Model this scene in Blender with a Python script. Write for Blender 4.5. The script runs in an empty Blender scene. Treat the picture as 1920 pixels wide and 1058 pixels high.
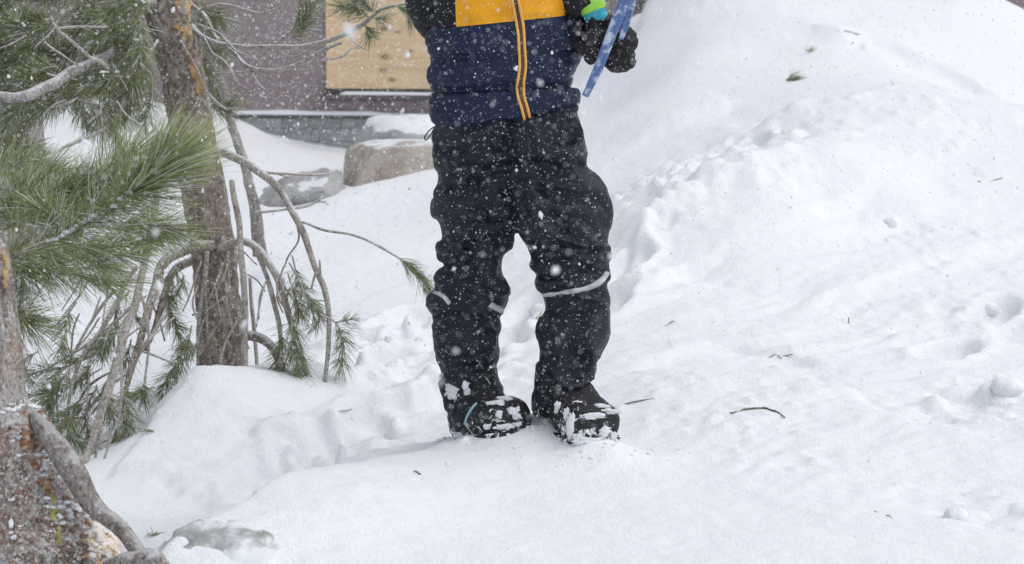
import bpy, bmesh, math, random
import numpy as np
from mathutils import Vector, Matrix
from mathutils.bvhtree import BVHTree

random.seed(7)
RNG = np.random.default_rng(11)
scene = bpy.context.scene
COL = scene.collection

# ------------------------------------------------------------------ camera
K = 0.00023                       # tangent per photograph pixel (1920 wide)
PITCH = math.radians(7.6)
CAM = np.array([0.0, 0.0, 1.01])
cam_data = bpy.data.cameras.new("camera")
cam = bpy.data.objects.new("camera", cam_data)
COL.objects.link(cam)
cam.location = CAM
cam.rotation_euler = (math.pi / 2 - PITCH, 0, 0)
cam_data.sensor_width = 36
cam_data.lens = 36 / (1920 * K)
cam_data.clip_start = 0.05
cam_data.clip_end = 1000
cam_data.dof.use_dof = True
cam_data.dof.focus_distance = 5.0
cam_data.dof.aperture_fstop = 8.5
scene.camera = cam

# ------------------------------------------------------------------ light
SUN_EL, SUN_AZ = math.radians(63), math.radians(100)   # azimuth from +Y towards +X
world = bpy.data.worlds.new("World")
scene.world = world
world.use_nodes = True
wn = world.node_tree.nodes
wl = world.node_tree.links
bg = wn["Background"]
sky = wn.new("ShaderNodeTexSky")
sky.sky_type = 'NISHITA'
sky.sun_disc = False
sky.sun_elevation = SUN_EL
sky.sun_rotation = SUN_AZ
sky.dust_density = 1.5
hsv = wn.new("ShaderNodeHueSaturation")               # overcast: the cloud layer takes most of the blue out
hsv.inputs['Saturation'].default_value = 0.36
wl.new(sky.outputs[0], hsv.inputs['Color'])
wl.new(hsv.outputs[0], bg.inputs['Color'])
bg.inputs['Strength'].default_value = 0.12
sun_data = bpy.data.lights.new("sun", 'SUN')
sun_data.energy = 0.8
sun_data.angle = math.radians(60)
sun_data.color = (1.0, 0.985, 0.97)
sun = bpy.data.objects.new("sun", sun_data)
COL.objects.link(sun)
sdir = Vector((math.sin(SUN_AZ) * math.cos(SUN_EL), math.cos(SUN_AZ) * math.cos(SUN_EL), math.sin(SUN_EL)))
sun.rotation_euler = sdir.to_track_quat('Z', 'Y').to_euler()
scene.view_settings.view_transform = 'Standard'
scene.view_settings.look = 'None'
scene.view_settings.gamma = 1
scene.view_settings.exposure = 0.56
scene.render.engine = 'CYCLES'
scene.cycles.use_denoising = True
scene.cycles.max_bounces = 6
scene.cycles.diffuse_bounces = 3

# ------------------------------------------------------------------ numeric helpers
FW = np.array([0, math.cos(PITCH), -math.sin(PITCH)])
UP = np.array([0, math.sin(PITCH), math.cos(PITCH)])

def P(px, py, Y):
    """point at depth Y seen where the photograph shows pixel (px, py)"""
    d = np.array([(px - 960) * K, 0, 0]) - UP * ((py - 529) * K) + FW
    return CAM + d * (Y / d[1])

def _hash(ix, iy, iz):
    h = (ix * 374761393 + iy * 668265263 + iz * 2147483647 + 1013904223) & 0xFFFFFFFF
    h = ((h ^ (h >> 13)) * 1274126177) & 0xFFFFFFFF
    h = ((h ^ (h >> 16)) * 2246822519) & 0xFFFFFFFF
    return ((h ^ (h >> 15)) & 0xFFFFFF) / float(0xFFFFFF)

def vnoise(p):
    """smooth value noise in -1..1, p is (n,3)"""
    p = np.asarray(p, float)
    i = np.floor(p).astype(np.int64)
    f = p - i
    f = f * f * f * (f * (f * 6 - 15) + 10)
    r = 0
    for dx in (0, 1):
        wx = f[:, 0] if dx else 1 - f[:, 0]
        for dy in (0, 1):
            wy = f[:, 1] if dy else 1 - f[:, 1]
            for dz in (0, 1):
                wz = f[:, 2] if dz else 1 - f[:, 2]
                r = r + wx * wy * wz * _hash(i[:, 0] + dx, i[:, 1] + dy, i[:, 2] + dz)
    return r * 2 - 1

def fbm(p, octaves=4, gain=0.5):
    p = np.asarray(p, float)
    a, s, t = 1.0, 0, 0
    for o in range(octaves):
        s = s + a * vnoise(p + 17.3 * o)
        t += a
        a *= gain
        p = p * 2.03
    return s / t

def noise2(x, y, scale, octaves=4, seed=0.0, gain=0.5):
    return fbm(np.stack([np.ravel(x) * scale, np.ravel(y) * scale, np.full(np.size(x), seed)], 1), octaves, gain)

def lumps(x, y, freq, seed, prob=1.0):
    """rounded blocks scattered one to a cell; 0..1"""
    x, y = np.ravel(x) * freq, np.ravel(y) * freq
    ix, iy = np.floor(x).astype(np.int64), np.floor(y).astype(np.int64)
    out = np.zeros(len(x))
    for dx in (-1, 0, 1):
        for dy in (-1, 0, 1):
            cx, cy = ix + dx, iy + dy
            jx, jy = _hash(cx, cy, 0 * cx + seed), _hash(cx, cy, 0 * cx + seed + 1)
            rr = 0.25 + 0.55 * _hash(cx, cy, 0 * cx + seed + 2)
            on = _hash(cx, cy, 0 * cx + seed + 3) < prob
            an = 6.28 * _hash(cx, cy, 0 * cx + seed + 4)
            ex, ey = x - cx - jx, y - cy - jy
            u, v = ex * np.cos(an) + ey * np.sin(an), (-ex * np.sin(an) + ey * np.cos(an)) * 1.5
            d = (np.abs(u / rr) ** 3 + np.abs(v / rr) ** 3) ** (1 / 3)
            out = np.maximum(out, np.where(on, rr * 1.3 * np.clip(1 - d ** 2.5, 0, 1) ** 0.6, 0))
    return out

def sstep(a, b, x):
    t = np.clip((x - a) / (b - a), 0, 1)
    return t * t * (3 - 2 * t)

def catmull(pts, per=6):
    pts = [np.array(p, float) for p in pts]
    if len(pts) < 3:
        return np.array([pts[0] + (pts[-1] - pts[0]) * t for t in np.linspace(0, 1, per + 1)])
    ext = [2 * pts[0] - pts[1]] + pts + [2 * pts[-1] - pts[-2]]
    out = []
    for i in range(1, len(ext) - 2):
        a, b, c, d = ext[i - 1:i + 3]
        for k in range(per):
            t = k / per
            out.append(0.5 * ((2 * b) + (c - a) * t + (2 * a - 5 * b + 4 * c - d) * t * t + (3 * b - a - 3 * c + d) * t ** 3))
    out.append(pts[-1])
    return np.array(out)

# ------------------------------------------------------------------ scene helpers
def mesh_obj(name, verts, faces, mat, parent=None, smooth=True):
    me = bpy.data.meshes.new(name)
    me.from_pydata([tuple(v) for v in verts], [], [tuple(int(i) for i in f) for f in faces])
    me.update()
    return link_mesh(name, me, mat, parent, smooth)

def link_mesh(name, me, mat, parent=None, smooth=True):
    o = bpy.data.objects.new(name, me)
    COL.objects.link(o)
    if mat is not None:
        me.materials.clear()
        me.materials.append(mat)
    if smooth:
        me.polygons.foreach_set('use_smooth', [True] * len(me.polygons))
    if parent is not None:
        o.parent = parent
        o.matrix_parent_inverse = parent_world(parent).inverted()
    return o

def parent_world(p):
    m = Matrix.Translation(p.location) @ p.rotation_euler.to_matrix().to_4x4()
    if p.parent is not None:
        m = parent_world(p.parent) @ p.matrix_parent_inverse @ m
    return m

def empty(name, loc):
    o = bpy.data.objects.new(name, None)
    o.empty_display_size = 0.1
    COL.objects.link(o)
    o.location = tuple(loc)
    return o

def tag(o, label, cat, group=None):
    o["label"] = label
    o["category"] = cat
    if group:
        o["group"] = group
    return o

class Acc:
    """collects shapes into one mesh"""
    def __init__(s):
        s.v, s.f = [], []
    def add(s, v, f):
        b = len(s.v)
        s.v.extend([tuple(p) for p in v])
        s.f.extend([tuple(i + b for i in q) for q in f])
    def build(s, name, mat, parent=None, smooth=True):
        return mesh_obj(name, s.v, s.f, mat, parent, smooth)

def tube(path, radii, sides=8, rough=0.0, seed=0.0, cap=True, nscale=30):
    path = np.array(path, float)
    n = len(path)
    radii = np.array(radii, float) * np.ones(n)
    tan = np.gradient(path, axis=0)
    tan /= np.linalg.norm(tan, axis=1)[:, None] + 1e-12
    u = np.cross(tan[0], [0.31, 0.9, 0.2])
    u /= np.linalg.norm(u)
    V = []
    ang = np.linspace(0, 2 * math.pi, sides, endpoint=False)
    for i in range(n):
        u = u - tan[i] * np.dot(u, tan[i])
        u /= np.linalg.norm(u)
        w = np.cross(tan[i], u)
        V.append(path[i] + radii[i] * (np.cos(ang)[:, None] * u + np.sin(ang)[:, None] * w))
    V = np.concatenate(V)
    if rough > 0:
        c = np.repeat(path, sides, 0)
        rr = np.repeat(radii, sides)
        d = V - c
        k = 1 + rough * fbm(V * nscale + seed, 3)
        V = c + d * k[:, None]
    F = []
    for i in range(n - 1):
        for j in range(sides):
            a, b = i * sides + j, i * sides + (j + 1) % sides
            F.append((a, b, b + sides, a + sides))
    if cap:
        F.append(tuple(range(sides - 1, -1, -1)))
        F.append(tuple((n - 1) * sides + j for j in range(sides)))
    return V, F

def ptube(pts, seed=0, sides=8, per=6, rough=0.12, wob=0.0, nscale=40):
    """pts: (px, py, Y, width_px)"""
    raw = [np.append(P(a, b, Y), w * K * Y * 0.5) for a, b, Y, w in pts]
    c = catmull(raw, per)
    path, r = c[:, :3], np.maximum(c[:, 3], 0.0006)
    if wob > 0:
        path = path + wob * np.stack([vnoise(path * 14 + seed + q * 9.1) for q in range(3)], 1)
    return path, r, tube(path, r, sides, rough, seed, True, nscale)

def superellipsoid(c, r, e=2.4, nu=28, nv=16, rot=None):
    V, F = [], []
    sp = lambda t: math.copysign(abs(t) ** (2 / e), t)
    for i in range(nv + 1):
        ph = -math.pi / 2 + math.pi * i / nv
        for j in range(nu):
            th = 2 * math.pi * j / nu
            V.append([sp(math.cos(ph)) * sp(math.cos(th)) * r[0], sp(math.cos(ph)) * sp(math.sin(th)) * r[1], sp(math.sin(ph)) * r[2]])
    for i in range(nv):
        for j in range(nu):
            a, b = i * nu + j, i * nu + (j + 1) % nu
            F.append((a, b, b + nu, a + nu))
    V = np.array(V)
    if rot is not None:
        V = V @ np.array(rot.to_3x3()).T
    return V + np.array(c), F

def remeshed(acc, voxel, smooth_it=4):
    """union of overlapping closed shapes as one skin"""
    me = bpy.data.meshes.new("tmp")
    me.from_pydata(acc.v, [], acc.f)
    bm = bmesh.new()
    bm.from_mesh(me)
    bmesh.ops.recalc_face_normals(bm, faces=bm.faces)
    bm.to_mesh(me)
    bm.free()
    o = bpy.data.objects.new("tmp", me)
    COL.objects.link(o)
    m = o.modifiers.new("r", 'REMESH')
    m.mode = 'VOXEL'
    m.voxel_size = voxel
    if smooth_it:
        s = o.modifiers.new("s", 'SMOOTH')
        s.iterations = smooth_it
        s.factor = 0.5
    dg = bpy.context.evaluated_depsgraph_get()
    dg.update()
    out = bpy.data.meshes.new_from_object(o.evaluated_get(dg))
    bpy.data.objects.remove(o)
    bpy.data.meshes.remove(me)
    return out

def get_vn(me):
    n = len(me.vertices)
    v = np.empty(n * 3)
    me.vertices.foreach_get('co', v)
    me.update()
    nn = np.empty(n * 3, dtype=np.float32)
    me.vertex_normals.foreach_get('vector', nn)
    return v.reshape(-1, 3), nn.reshape(-1, 3).astype(float)

def set_v(me, v):
    me.vertices.foreach_set('co', np.ascontiguousarray(v, dtype=np.float32).ravel())
    me.update()

# ------------------------------------------------------------------ materials
class Mat:
    def __init__(s, name, rough=0.8, spec=0.3):
        s.m = bpy.data.materials.new(name)
        s.m.use_nodes = True
        s.n = s.m.node_tree.nodes
        s.l = s.m.node_tree.links
        s.b = s.n["Principled BSDF"]
        s.b.inputs['Roughness'].default_value = rough
        s.b.inputs['Specular IOR Level'].default_value = spec
        s.tc = s.n.new("ShaderNodeTexCoord")
        s.co = s.tc.outputs['Object']
    def set(s, key, val):
        i = s.b.inputs[key]
        if hasattr(val, 'node'):
            s.l.new(val, i)
        else:
            i.default_value = (*val, 1) if isinstance(val, tuple) and len(val) == 3 else val
    def mapping(s, scale=(1, 1, 1), rot=(0, 0, 0), src=None):
        m = s.n.new("ShaderNodeMapping")
        m.inputs['Scale'].default_value = scale
        m.inputs['Rotation'].default_value = rot
        s.l.new(src or s.co, m.inputs['Vector'])
        return m.outputs[0]
    def noise(s, scale, detail=4, rough=0.55, src=None, dist=0.0):
        t = s.n.new("ShaderNodeTexNoise")
        t.inputs['Scale'].default_value = scale
        t.inputs['Detail'].default_value = detail
        t.inputs['Roughness'].default_value = rough
        t.inputs['Distortion'].default_value = dist
        s.l.new(src or s.co, t.inputs['Vector'])
        return t.outputs[0]
    def voronoi(s, scale, feature='F1', src=None, out=0):
        t = s.n.new("ShaderNodeTexVoronoi")
        t.feature = feature
        t.inputs['Scale'].default_value = scale
        s.l.new(src or s.co, t.inputs['Vector'])
        return t.outputs[out]
    def ramp(s, fac, stops):
        r = s.n.new("ShaderNodeValToRGB")
        e = r.color_ramp.elements
        while len(e) < len(stops):
            e.new(0.5)
        for el, (p, c) in zip(e, stops):
            el.position = p
            el.color = (*c, 1) if isinstance(c, tuple) else (c, c, c, 1)
        s.l.new(fac, r.inputs[0])
        return r.outputs[0]
    def mix(s, fac, a, b, mode='MIX'):
        m = s.n.new("ShaderNodeMix")
        m.data_type = 'RGBA'
        m.blend_type = mode
        for k, v in ((0, fac), (6, a), (7, b)):
            if hasattr(v, 'node'):
                s.l.new(v, m.inputs[k])
            else:
                m.inputs[k].default_value = (*v, 1) if isinstance(v, tuple) else v
        return m.outputs[2]
    def math(s, op, a, b=0.0, clamp=False):
        m = s.n.new("ShaderNodeMath")
        m.operation = op
        m.use_clamp = clamp
        for k, v in ((0, a), (1, b)):
            if hasattr(v, 'node'):
                s.l.new(v, m.inputs[k])
            else:
                m.inputs[k].default_value = v
        return m.outputs[0]
    def sep(s, src):
        x = s.n.new("ShaderNodeSeparateXYZ")
        s.l.new(src, x.inputs[0])
        return x.outputs
    def normal_z(s):
        g = s.n.new("ShaderNodeNewGeometry")
        return s.sep(g.outputs['Normal'])[2]
    def bump(s, h, strength=0.5, dist=0.01):
        b = s.n.new("ShaderNodeBump")
        b.inputs['Strength'].default_value = strength
        b.inputs['Distance'].default_value = dist
        s.l.new(h, b.inputs['Height'])
        s.l.new(b.outputs[0], s.b.inputs['Normal'])
    def attr(s, name):
        a = s.n.new("ShaderNodeAttribute")
        a.attribute_name = name
        return a.outputs['Fac']

SNOWC = (0.86, 0.875, 0.90)

def snow_material():
    m = Mat("snow", 0.75, 0.25)
    n1 = m.noise(3.0, 3)
    m.set('Base Color', m.mix(n1, (0.85, 0.87, 0.90), (0.90, 0.905, 0.92)))
    gr = m.noise(260, 2, 0.7)
    cr = m.noise(38, 5, 0.65)
    m.bump(m.math('ADD', m.math('MULTIPLY', gr, 0.8), m.math('ADD', cr, m.math('MULTIPLY', m.noise(95, 3, 0.6), 0.5))), 0.75, 0.006)
    m.set('Subsurface Weight', 0.0)
    m.set('Subsurface Scale', 0.012)
    m.b.inputs['Subsurface Radius'].default_value = (1.0, 1.05, 1.15)
    return m.m

def bark_material(name, dark, mid, light, orange=None, orange_fac=0.0, scale=1.0, snow=0.5, ztop=None):
    m = Mat(name, 0.9, 0.15)
    st = m.mapping((1, 1, 0.4))
    a = m.noise(22 * scale, 7, 0.68, st, 0.6)
    c = m.ramp(a, [(0.30, dark), (0.46, mid), (0.62, light)])
    fine = m.noise(120 * scale, 4, 0.7, m.mapping((1, 1, 0.6)))
    c = m.mix(m.ramp(fine, [(0.36, 0.75), (0.52, 0.0)]), c, tuple(0.5 * q for q in dark))
    if orange:
        o = m.ramp(m.noise(9 * scale, 4, 0.6), [(0.5, 0.0), (0.64, 1.0)])
        c = m.mix(m.math('MULTIPLY', o, orange_fac), c, orange)
    spots = m.ramp(m.noise(95 * scale, 2, 0.5), [(0.58, 0.0), (0.66, 1.0)])
    c = m.mix(m.math('MULTIPLY', spots, 0.55), c, tuple(min(0.8, 1.6 * q) for q in light))
    up = m.ramp(m.math('ADD', m.normal_z(), m.math('MULTIPLY', m.math('SUBTRACT', m.noise(45, 4), 0.5), 1.3)), [(0.55, 0.0), (0.8, 1.0)])
    c = m.mix(m.math('MULTIPLY', up, snow), c, SNOWC)
    m.set('Base Color', c)
    m.bump(m.math('ADD', a, m.math('MULTIPLY', fine, 0.4)), 1.0, 0.012)
    return m.m

def needle_material(name, c1, c2):
    m = Mat(name, 0.55, 0.35)
    r = m.attr('rnd')
    m.set('Base Color', m.ramp(r, [(0.0, c1), (0.62, c2), (0.90, tuple(1.5 * q for q in c2)), (0.93, (0.16, 0.12, 0.05)), (0.935, (0.16, 0.12, 0.05)), (0.945, (0.75, 0.77, 0.78))]))
    return m.m

def fabric_material(name, col, rough=0.7, dust=0.25):
    m = Mat(name, rough, 0.28)
    n = m.noise(16, 5, 0.6)
    c = m.mix(n, tuple(0.75 * q for q in col), tuple(1.3 * q for q in col))
    d = m.math('MULTIPLY', m.ramp(m.noise(230, 2, 0.6), [(0.66, 0.0), (0.72, 1.0)]), dust)
    c = m.mix(d, c, (0.7, 0.72, 0.75))
    m.set('Base Color', c)
    m.bump(m.noise(60, 4, 0.6), 0.25, 0.006)
    return m.m

def plain(name, col, rough=0.6, var=0.15, scale=30, bump=0.2, spec=0.3):
    m = Mat(name, rough, spec)
    n = m.noise(scale, 5, 0.6)
    m.set('Base Color', m.mix(n, tuple((1 - var) * q for q in col), tuple(min(1, (1 + var) * q) for q in col)))
    m.bump(n, bump, 0.004)
    return m.m

def rock_material(name, c1, c2, c3, snow=0.8, thr=0.55):
    m = Mat(name, 0.85, 0.25)
    a = m.noise(7, 7, 0.65)
    c = m.ramp(a, [(0.3, c1), (0.5, c2), (0.7, c3)])
    sp = m.ramp(m.noise(90, 2), [(0.6, 0.0), (0.7, 1.0)])
    c = m.mix(m.math('MULTIPLY', sp, 0.35), c, (0.6, 0.6, 0.6))
    up = m.ramp(m.math('ADD', m.normal_z(), m.math('MULTIPLY', m.math('SUBTRACT', m.noise(9, 5), 0.5), 1.0)), [(thr, 0.0), (thr + 0.12, 1.0)])
    c = m.mix(m.math('MULTIPLY', up, snow), c, SNOWC)
    m.set('Base Color', c)
    m.bump(m.noise(30, 6, 0.65), 0.7, 0.02)
    return m.m

M_SNOW = snow_material()
M_BARK = bark_material("pine_bark", (0.11, 0.09, 0.078), (0.26, 0.22, 0.19), (0.41, 0.36, 0.315), (0.42, 0.32, 0.21), 0.25)
M_TWIG = bark_material("twig_bark", (0.29, 0.25, 0.21), (0.49, 0.44, 0.38), (0.62, 0.57, 0.51), None, 0, 2.0, 0.9)
M_GREYBARK = bark_material("grey_bark", (0.19, 0.17, 0.16), (0.32, 0.295, 0.28), (0.44, 0.415, 0.395), None, 0, 1.0, 0.4)
M_NEARBARK = bark_material("near_bark", (0.11, 0.08, 0.068), (0.35, 0.315, 0.29), (0.51, 0.48, 0.45), (0.30, 0.17, 0.11), 0.45, 1.4, 0.45)
M_NEEDLE_NEAR = needle_material("near_needles", (0.125, 0.148, 0.068), (0.33, 0.365, 0.175))
M_NEEDLE = needle_material("pine_needles", (0.10, 0.118, 0.056), (0.30, 0.33, 0.165))
M_TAN = rock_material("tan_granite", (0.27, 0.225, 0.185), (0.43, 0.375, 0.32), (0.55, 0.50, 0.44), 0.85, 0.86)
M_GREYROCK = rock_material("grey_granite", (0.24, 0.235, 0.23), (0.37, 0.365, 0.355), (0.50, 0.49, 0.48), 0.7, 0.95)
M_ICEROCK = rock_material("iced_granite", (0.30, 0.30, 0.29), (0.45, 0.45, 0.44), (0.60, 0.60, 0.60), 0.85, 0.42)

# ------------------------------------------------------------------ snow terrain
CTRL = [
    # foreground mound crest, rising to the feet
    (300, 1062, 3.98), (480, 935, 4.35), (600, 895, 4.6), (700, 872, 4.75), (860, 835, 4.98), (1000, 830, 5.0), (1120, 845, 4.95), (1250, 850, 4.85),
    (600, 1058, 3.95), (1000, 1058, 3.93), (1400, 1058, 3.95), (1900, 1058, 3.98), (900, 950, 4.4), (1300, 950, 4.4), (1700, 950, 4.45),
    # trough behind it on the left
    (330, 960, 4.75), (230, 985, 4.5), (480, 905, 5.0), (620, 850, 5.2), (760, 815, 5.4), (560, 830, 5.25),
    (260, 1040, 4.25),
    # mound in front of the tree
    (370, 690, 5.45), (420, 690, 5.5), (480, 697, 5.55), (590, 722, 5.6), (650, 714, 5.7), (330, 770, 5.3), (450, 780, 5.3), (270, 850, 5.1), (200, 925, 4.9), (400, 860, 5.1), (560, 770, 5.45),
    # low ground behind and left of that mound
    (320, 720, 5.95), (250, 790, 5.9), (180, 860, 5.5), (200, 700, 6.5), (100, 800, 5.6), (415, 640, 6.6), (300, 600, 7.2), (100, 600, 7.2), (560, 640, 6.6),
    (0, 1000, 4.6), (100, 950, 4.7),
    # middle distance, left of the legs
    (700, 690, 6.0), (700, 600, 6.6), (760, 640, 6.4), (700, 500, 7.4), (600, 500, 7.4), (500, 440, 8.3), (600, 420, 8.5), (700, 395, 8.6), (645, 374, 8.75), (740, 345, 8.85), (810, 314, 9.0), (500, 385, 8.85), (560, 385, 8.85),
    (960, 600, 6.6), (980, 760, 5.5),
    # towards the house
    (560, 320, 10.4), (450, 280, 11.6), (440, 225, 12.7), (520, 262, 12.7), (600, 283, 12.75), (700, 287, 12.8), (800, 288, 12.85), (650, 302, 12.0), (780, 302, 12.0), (300, 300, 11.2), (300, 215, 12.7), (150, 205, 12.6), (100, 300, 10.8), (0, 330, 10),
    (200, 450, 8.8), (50, 450, 8.8),
    # right: rise away from the feet
    (1250, 740, 5.35), (1400, 770, 5.2), (1200, 650, 5.8), (1400, 650, 5.8), (1650, 800, 5.1), (1900, 800, 5.1), (1650, 650, 5.8), (1900, 650, 5.85), (1180, 560, 6.25), (1300, 505, 6.45), (1450, 440, 6.65), (1560, 380, 6.95),
    (1190, 480, 6.5), (1310, 400, 6.75), (1440, 335, 6.95), (1560, 275, 7.25),
    (1150, 420, 7.2), (1210, 370, 7.4), (1300, 320, 7.6), (1420, 275, 7.8), (1130, 330, 8.2), (1650, 480, 6.6), (1900, 500, 6.6), (1750, 340, 7.3), (1900, 340, 7.4),
    (1520, 205, 8.1), (1620, 186, 8.15), (1700, 168, 8.2), (1780, 190, 8.1), (1860, 206, 8.1), (1930, 212, 8.1),
    (1120, 220, 9.4), (1250, 220, 8.5), (1380, 210, 8.4), (1130, 120, 10.6), (1300, 100, 9.3), (1450, 100, 9.2), (1560, 62, 9.3), (1700, 100, 9.3), (1800, 160, 9.1), (1890, 200, 9.0),
    (1195, 56, 12.0), (1140, 58, 12.5), (1180, 80, 11.3), (1228, 18, 11.3), (1250, -30, 11.0), (1300, 0, 10.0), (1400, -30, 10.2), (1550, -50, 10.3), (1700, -40, 10.3), (1850, -12, 10.3), (1905, 12, 10.3), (1960, 50, 10.2), (2050, 140, 10.0),
    (1750, 40, 9.8), (1900, 110, 9.6), (1600, 20, 9.8),
]
_cp = [P(*c) for c in CTRL]
_cp += [np.array(q, float) for q in [(-6, 3, -.15), (-6, 8, 0), (-6, 13, .25), (6, 3, 0), (6, 8, .35), (6, 12.5, .5), (0, 0, -.1), (-3, 1, -.1), (3, 1, 0),
        (0, 19, .4), (-6, 19, .3), (6, 19, .4), (0.5, 13.2, .62), (0.9, 13.4, .64), tuple(P(850, 288, 13.05)), tuple(P(900, 276, 13.15)), tuple(P(600, 284, 13.15)), tuple(P(700, 288, 13.15)), tuple(P(960, 240, 13.2)), (1.6, 13.4, .6), (2.6, 13.2, .45), (-0.55, 13.3, -.02), (-2.2, 13.2, .3), (2.9, 10.3, .42), (2.4, 11.8, .5), (1.5, 11.6, .9)]]
_cp = np.array(_cp)
def _tps(r2):
    return np.where(r2 > 1e-12, 0.5 * r2 * np.log(r2 + 1e-12), 0)
_n = len(_cp)
_A = np.zeros((_n + 3, _n + 3))
_A[:_n, :_n] = _tps(((_cp[:, None, :2] - _cp[None, :, :2]) ** 2).sum(-1)) + np.eye(_n) * 0.002
_A[:_n, _n] = 1
_A[:_n, _n + 1:] = _cp[:, :2]
_A[_n:, :_n] = _A[:_n, _n:].T
_W = np.linalg.solve(_A, np.append(_cp[:, 2], [0, 0, 0]))

def base_height(x, y):
    x, y = np.ravel(x), np.ravel(y)
    z = np.empty(len(x))
    for s in range(0, len(x), 40000):
        xs, ys = x[s:s + 40000], y[s:s + 40000]
        r2 = (xs[:, None] - _cp[None, :, 0]) ** 2 + (ys[:, None] - _cp[None, :, 1]) ** 2
        z[s:s + 40000] = _tps(r2) @ _W[:_n] + _W[_n] + _W[_n + 1] * xs + _W[_n + 2] * ys
    far = sstep(6.5, 12, np.hypot(x, y - 8))
    return z * (1 - far) + 0.2 * far

# churned snow: (px, py, Y, radius along x, radius along y, strength)
CHURN = [(1260, 340, 7.4, .42, .55, 1.1), (1180, 420, 7.0, .28, .45, 1.0), (1400, 285, 7.7, .35, .3, .6), (720, 630, 6.3, .26, .4, 1.0), (680, 700, 5.9, .2, .25, .9), (600, 840, 5.2, .25, .25, .8),
         (450, 900, 5.0, .25, .2, .5), (1860, 760, 5.3, .25, .35, .55), (1830, 930, 4.5, .25, .3, .5), (1700, 600, 6.0, .4, .3, .45), (1830, 560, 6.2, .4, .3, .6), (1560, 250, 7.6, .4, .3, .35), (980, 620, 6.4, .3, .3, .7), (860, 700, 5.9, .25, .25, .8)]

# breaks of slope: polyline of (px, py, Y), half step in metres (+ rises away from the camera), width of the break, reach
BREAKS = [
    ([(1380, 236, 8.05), (1500, 214, 8.1), (1600, 190, 8.15), (1690, 169, 8.2), (1760, 187, 8.1), (1860, 206, 8.1), (1960, 215, 8.1)], -0.045, .012, .22),
    ([(1480, -10, 9.5), (1560, 60, 9.3), (1650, 85, 9.3), (1730, 120, 9.2), (1800, 160, 9.1), (1850, 190, 9.0), (1950, 210, 8.9)], 0.045, .03, .25),
    ([(1160, 500, 6.45), (1220, 452, 6.6), (1310, 395, 6.8), (1440, 330, 7.0), (1560, 268, 7.3)], 0.040, .05, .22),
    ([(1190, 560, 6.25), (1260, 520, 6.4), (1340, 482, 6.5), (1450, 436, 6.65), (1560, 390, 6.9), (1680, 350, 7.2)], 0.022, .012, .14),
    ([(1100, 300, 8.2), (1250, 235, 8.4), (1400, 205, 8.5)], 0.025, .02, .2),
    ([(1220, 30, 11.4), (1200, 90, 10.6), (1180, 150, 10.0)], -0.03, .03, .2),
    ([(250, 1100, 3.85), (300, 1056, 4.0), (390, 985, 4.2), (480, 932, 4.36), (590, 896, 4.6), (700, 872, 4.75), (800, 850, 4.9), (870, 833, 5.02)], -0.045, .014, .18),
    ([(370, 688, 5.5), (330, 745, 5.4), (290, 805, 5.3), (240, 870, 5.1), (190, 925, 4.95)], -0.02, .015, .12),
    ([(560, 860, 5.1), (640, 815, 5.3), (760, 770, 5.55), (850, 745, 5.7)], 0.018, .02, .12),
    ([(500, 800, 5.35), (600, 760, 5.5), (720, 735, 5.7), (800, 700, 5.9)], 0.014, .015, .1),
    ([(1180, 690, 5.6), (1330, 650, 5.8), (1450, 662, 5.75), (1560, 690, 5.6)], 0.012, .012, .10),
    ([(1300, 720, 5.5), (1420, 700, 5.6), (1600, 745, 5.4), (1750, 830, 5.0)], -0.013, .015, .12),
    ([(1250, 880, 4.7), (1380, 920, 4.55), (1470, 960, 4.4), (1580, 985, 4.3)], 0.010, .02, .10),
    ([(1500, 560, 6.2), (1650, 520, 6.4), (1800, 470, 6.7), (1950, 440, 6.9)], 0.018, .012, .14),
    ([(1600, 300, 7.6), (1720, 270, 7.8), (1950, 250, 7.9)], 0.018, .012, .12),
    ([(1450, 480, 6.6), (1600, 440, 6.8), (1780, 400, 7.1)], 0.014, .010, .12),
    ([(1600, 650, 5.85), (1750, 620, 6.0), (1950, 640, 5.9)], -0.014, .015, .14),
]
_BRK = [(catmull([P(*q)[:2] for q in pts], 5), a, w, r) for pts, a, w, r in BREAKS]
SETTLE = []      # (x, y, dz, radius): snow pressed level under the boots

def breaks(x, y):
    z = np.zeros(len(x))
    wob = 0.03 * noise2(x, y, 7, 3, 14.0)
    vary = 0.65 + 0.6 * noise2(x, y, 2.6, 2, 19.0)
    for c, amp, w, reach in _BRK:
        lo, hi = c.min(0) - 4 * reach, c.max(0) + 4 * reach
        k = np.where((x > lo[0]) & (x < hi[0]) & (y > lo[1]) & (y < hi[1]))[0]
        if len(k) == 0:
            continue
        p = np.stack([x[k], y[k]], 1)
        best = np.full(len(k), 1e9)
        sd = np.zeros(len(k))
        tt = np.zeros(len(k))
        m_ = len(c) - 1
        for i in range(m_):
            a, b = c[i], c[i + 1]
            ab = b - a
            t = np.clip(((p - a) @ ab) / (ab @ ab), 0, 1)
            d = p - a - t[:, None] * ab
            dist = np.hypot(d[:, 0], d[:, 1])
            nr = np.array([-ab[1], ab[0]])
            nr = nr if nr[1] > 0 else -nr
            s = np.sign(d @ nr)
            u = dist < best
            best = np.where(u, dist, best)
            sd = np.where(u, dist * s, sd)
            tt = np.where(u, (i + t) / m_, tt)
        sd = sd + wob[k]
        fade = sstep(0, .15, tt) * sstep(1, .85, tt)
        z[k] += amp * np.tanh(sd / w) * np.exp(-np.abs(sd) / reach) * fade * vary[k]
        z[k] -= 0.55 * abs(amp) * np.exp(-((sd - .6 * w) / (0.6 * w + .006)) ** 2) * fade * np.clip(vary[k], 0, 1.2)
    return z

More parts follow.
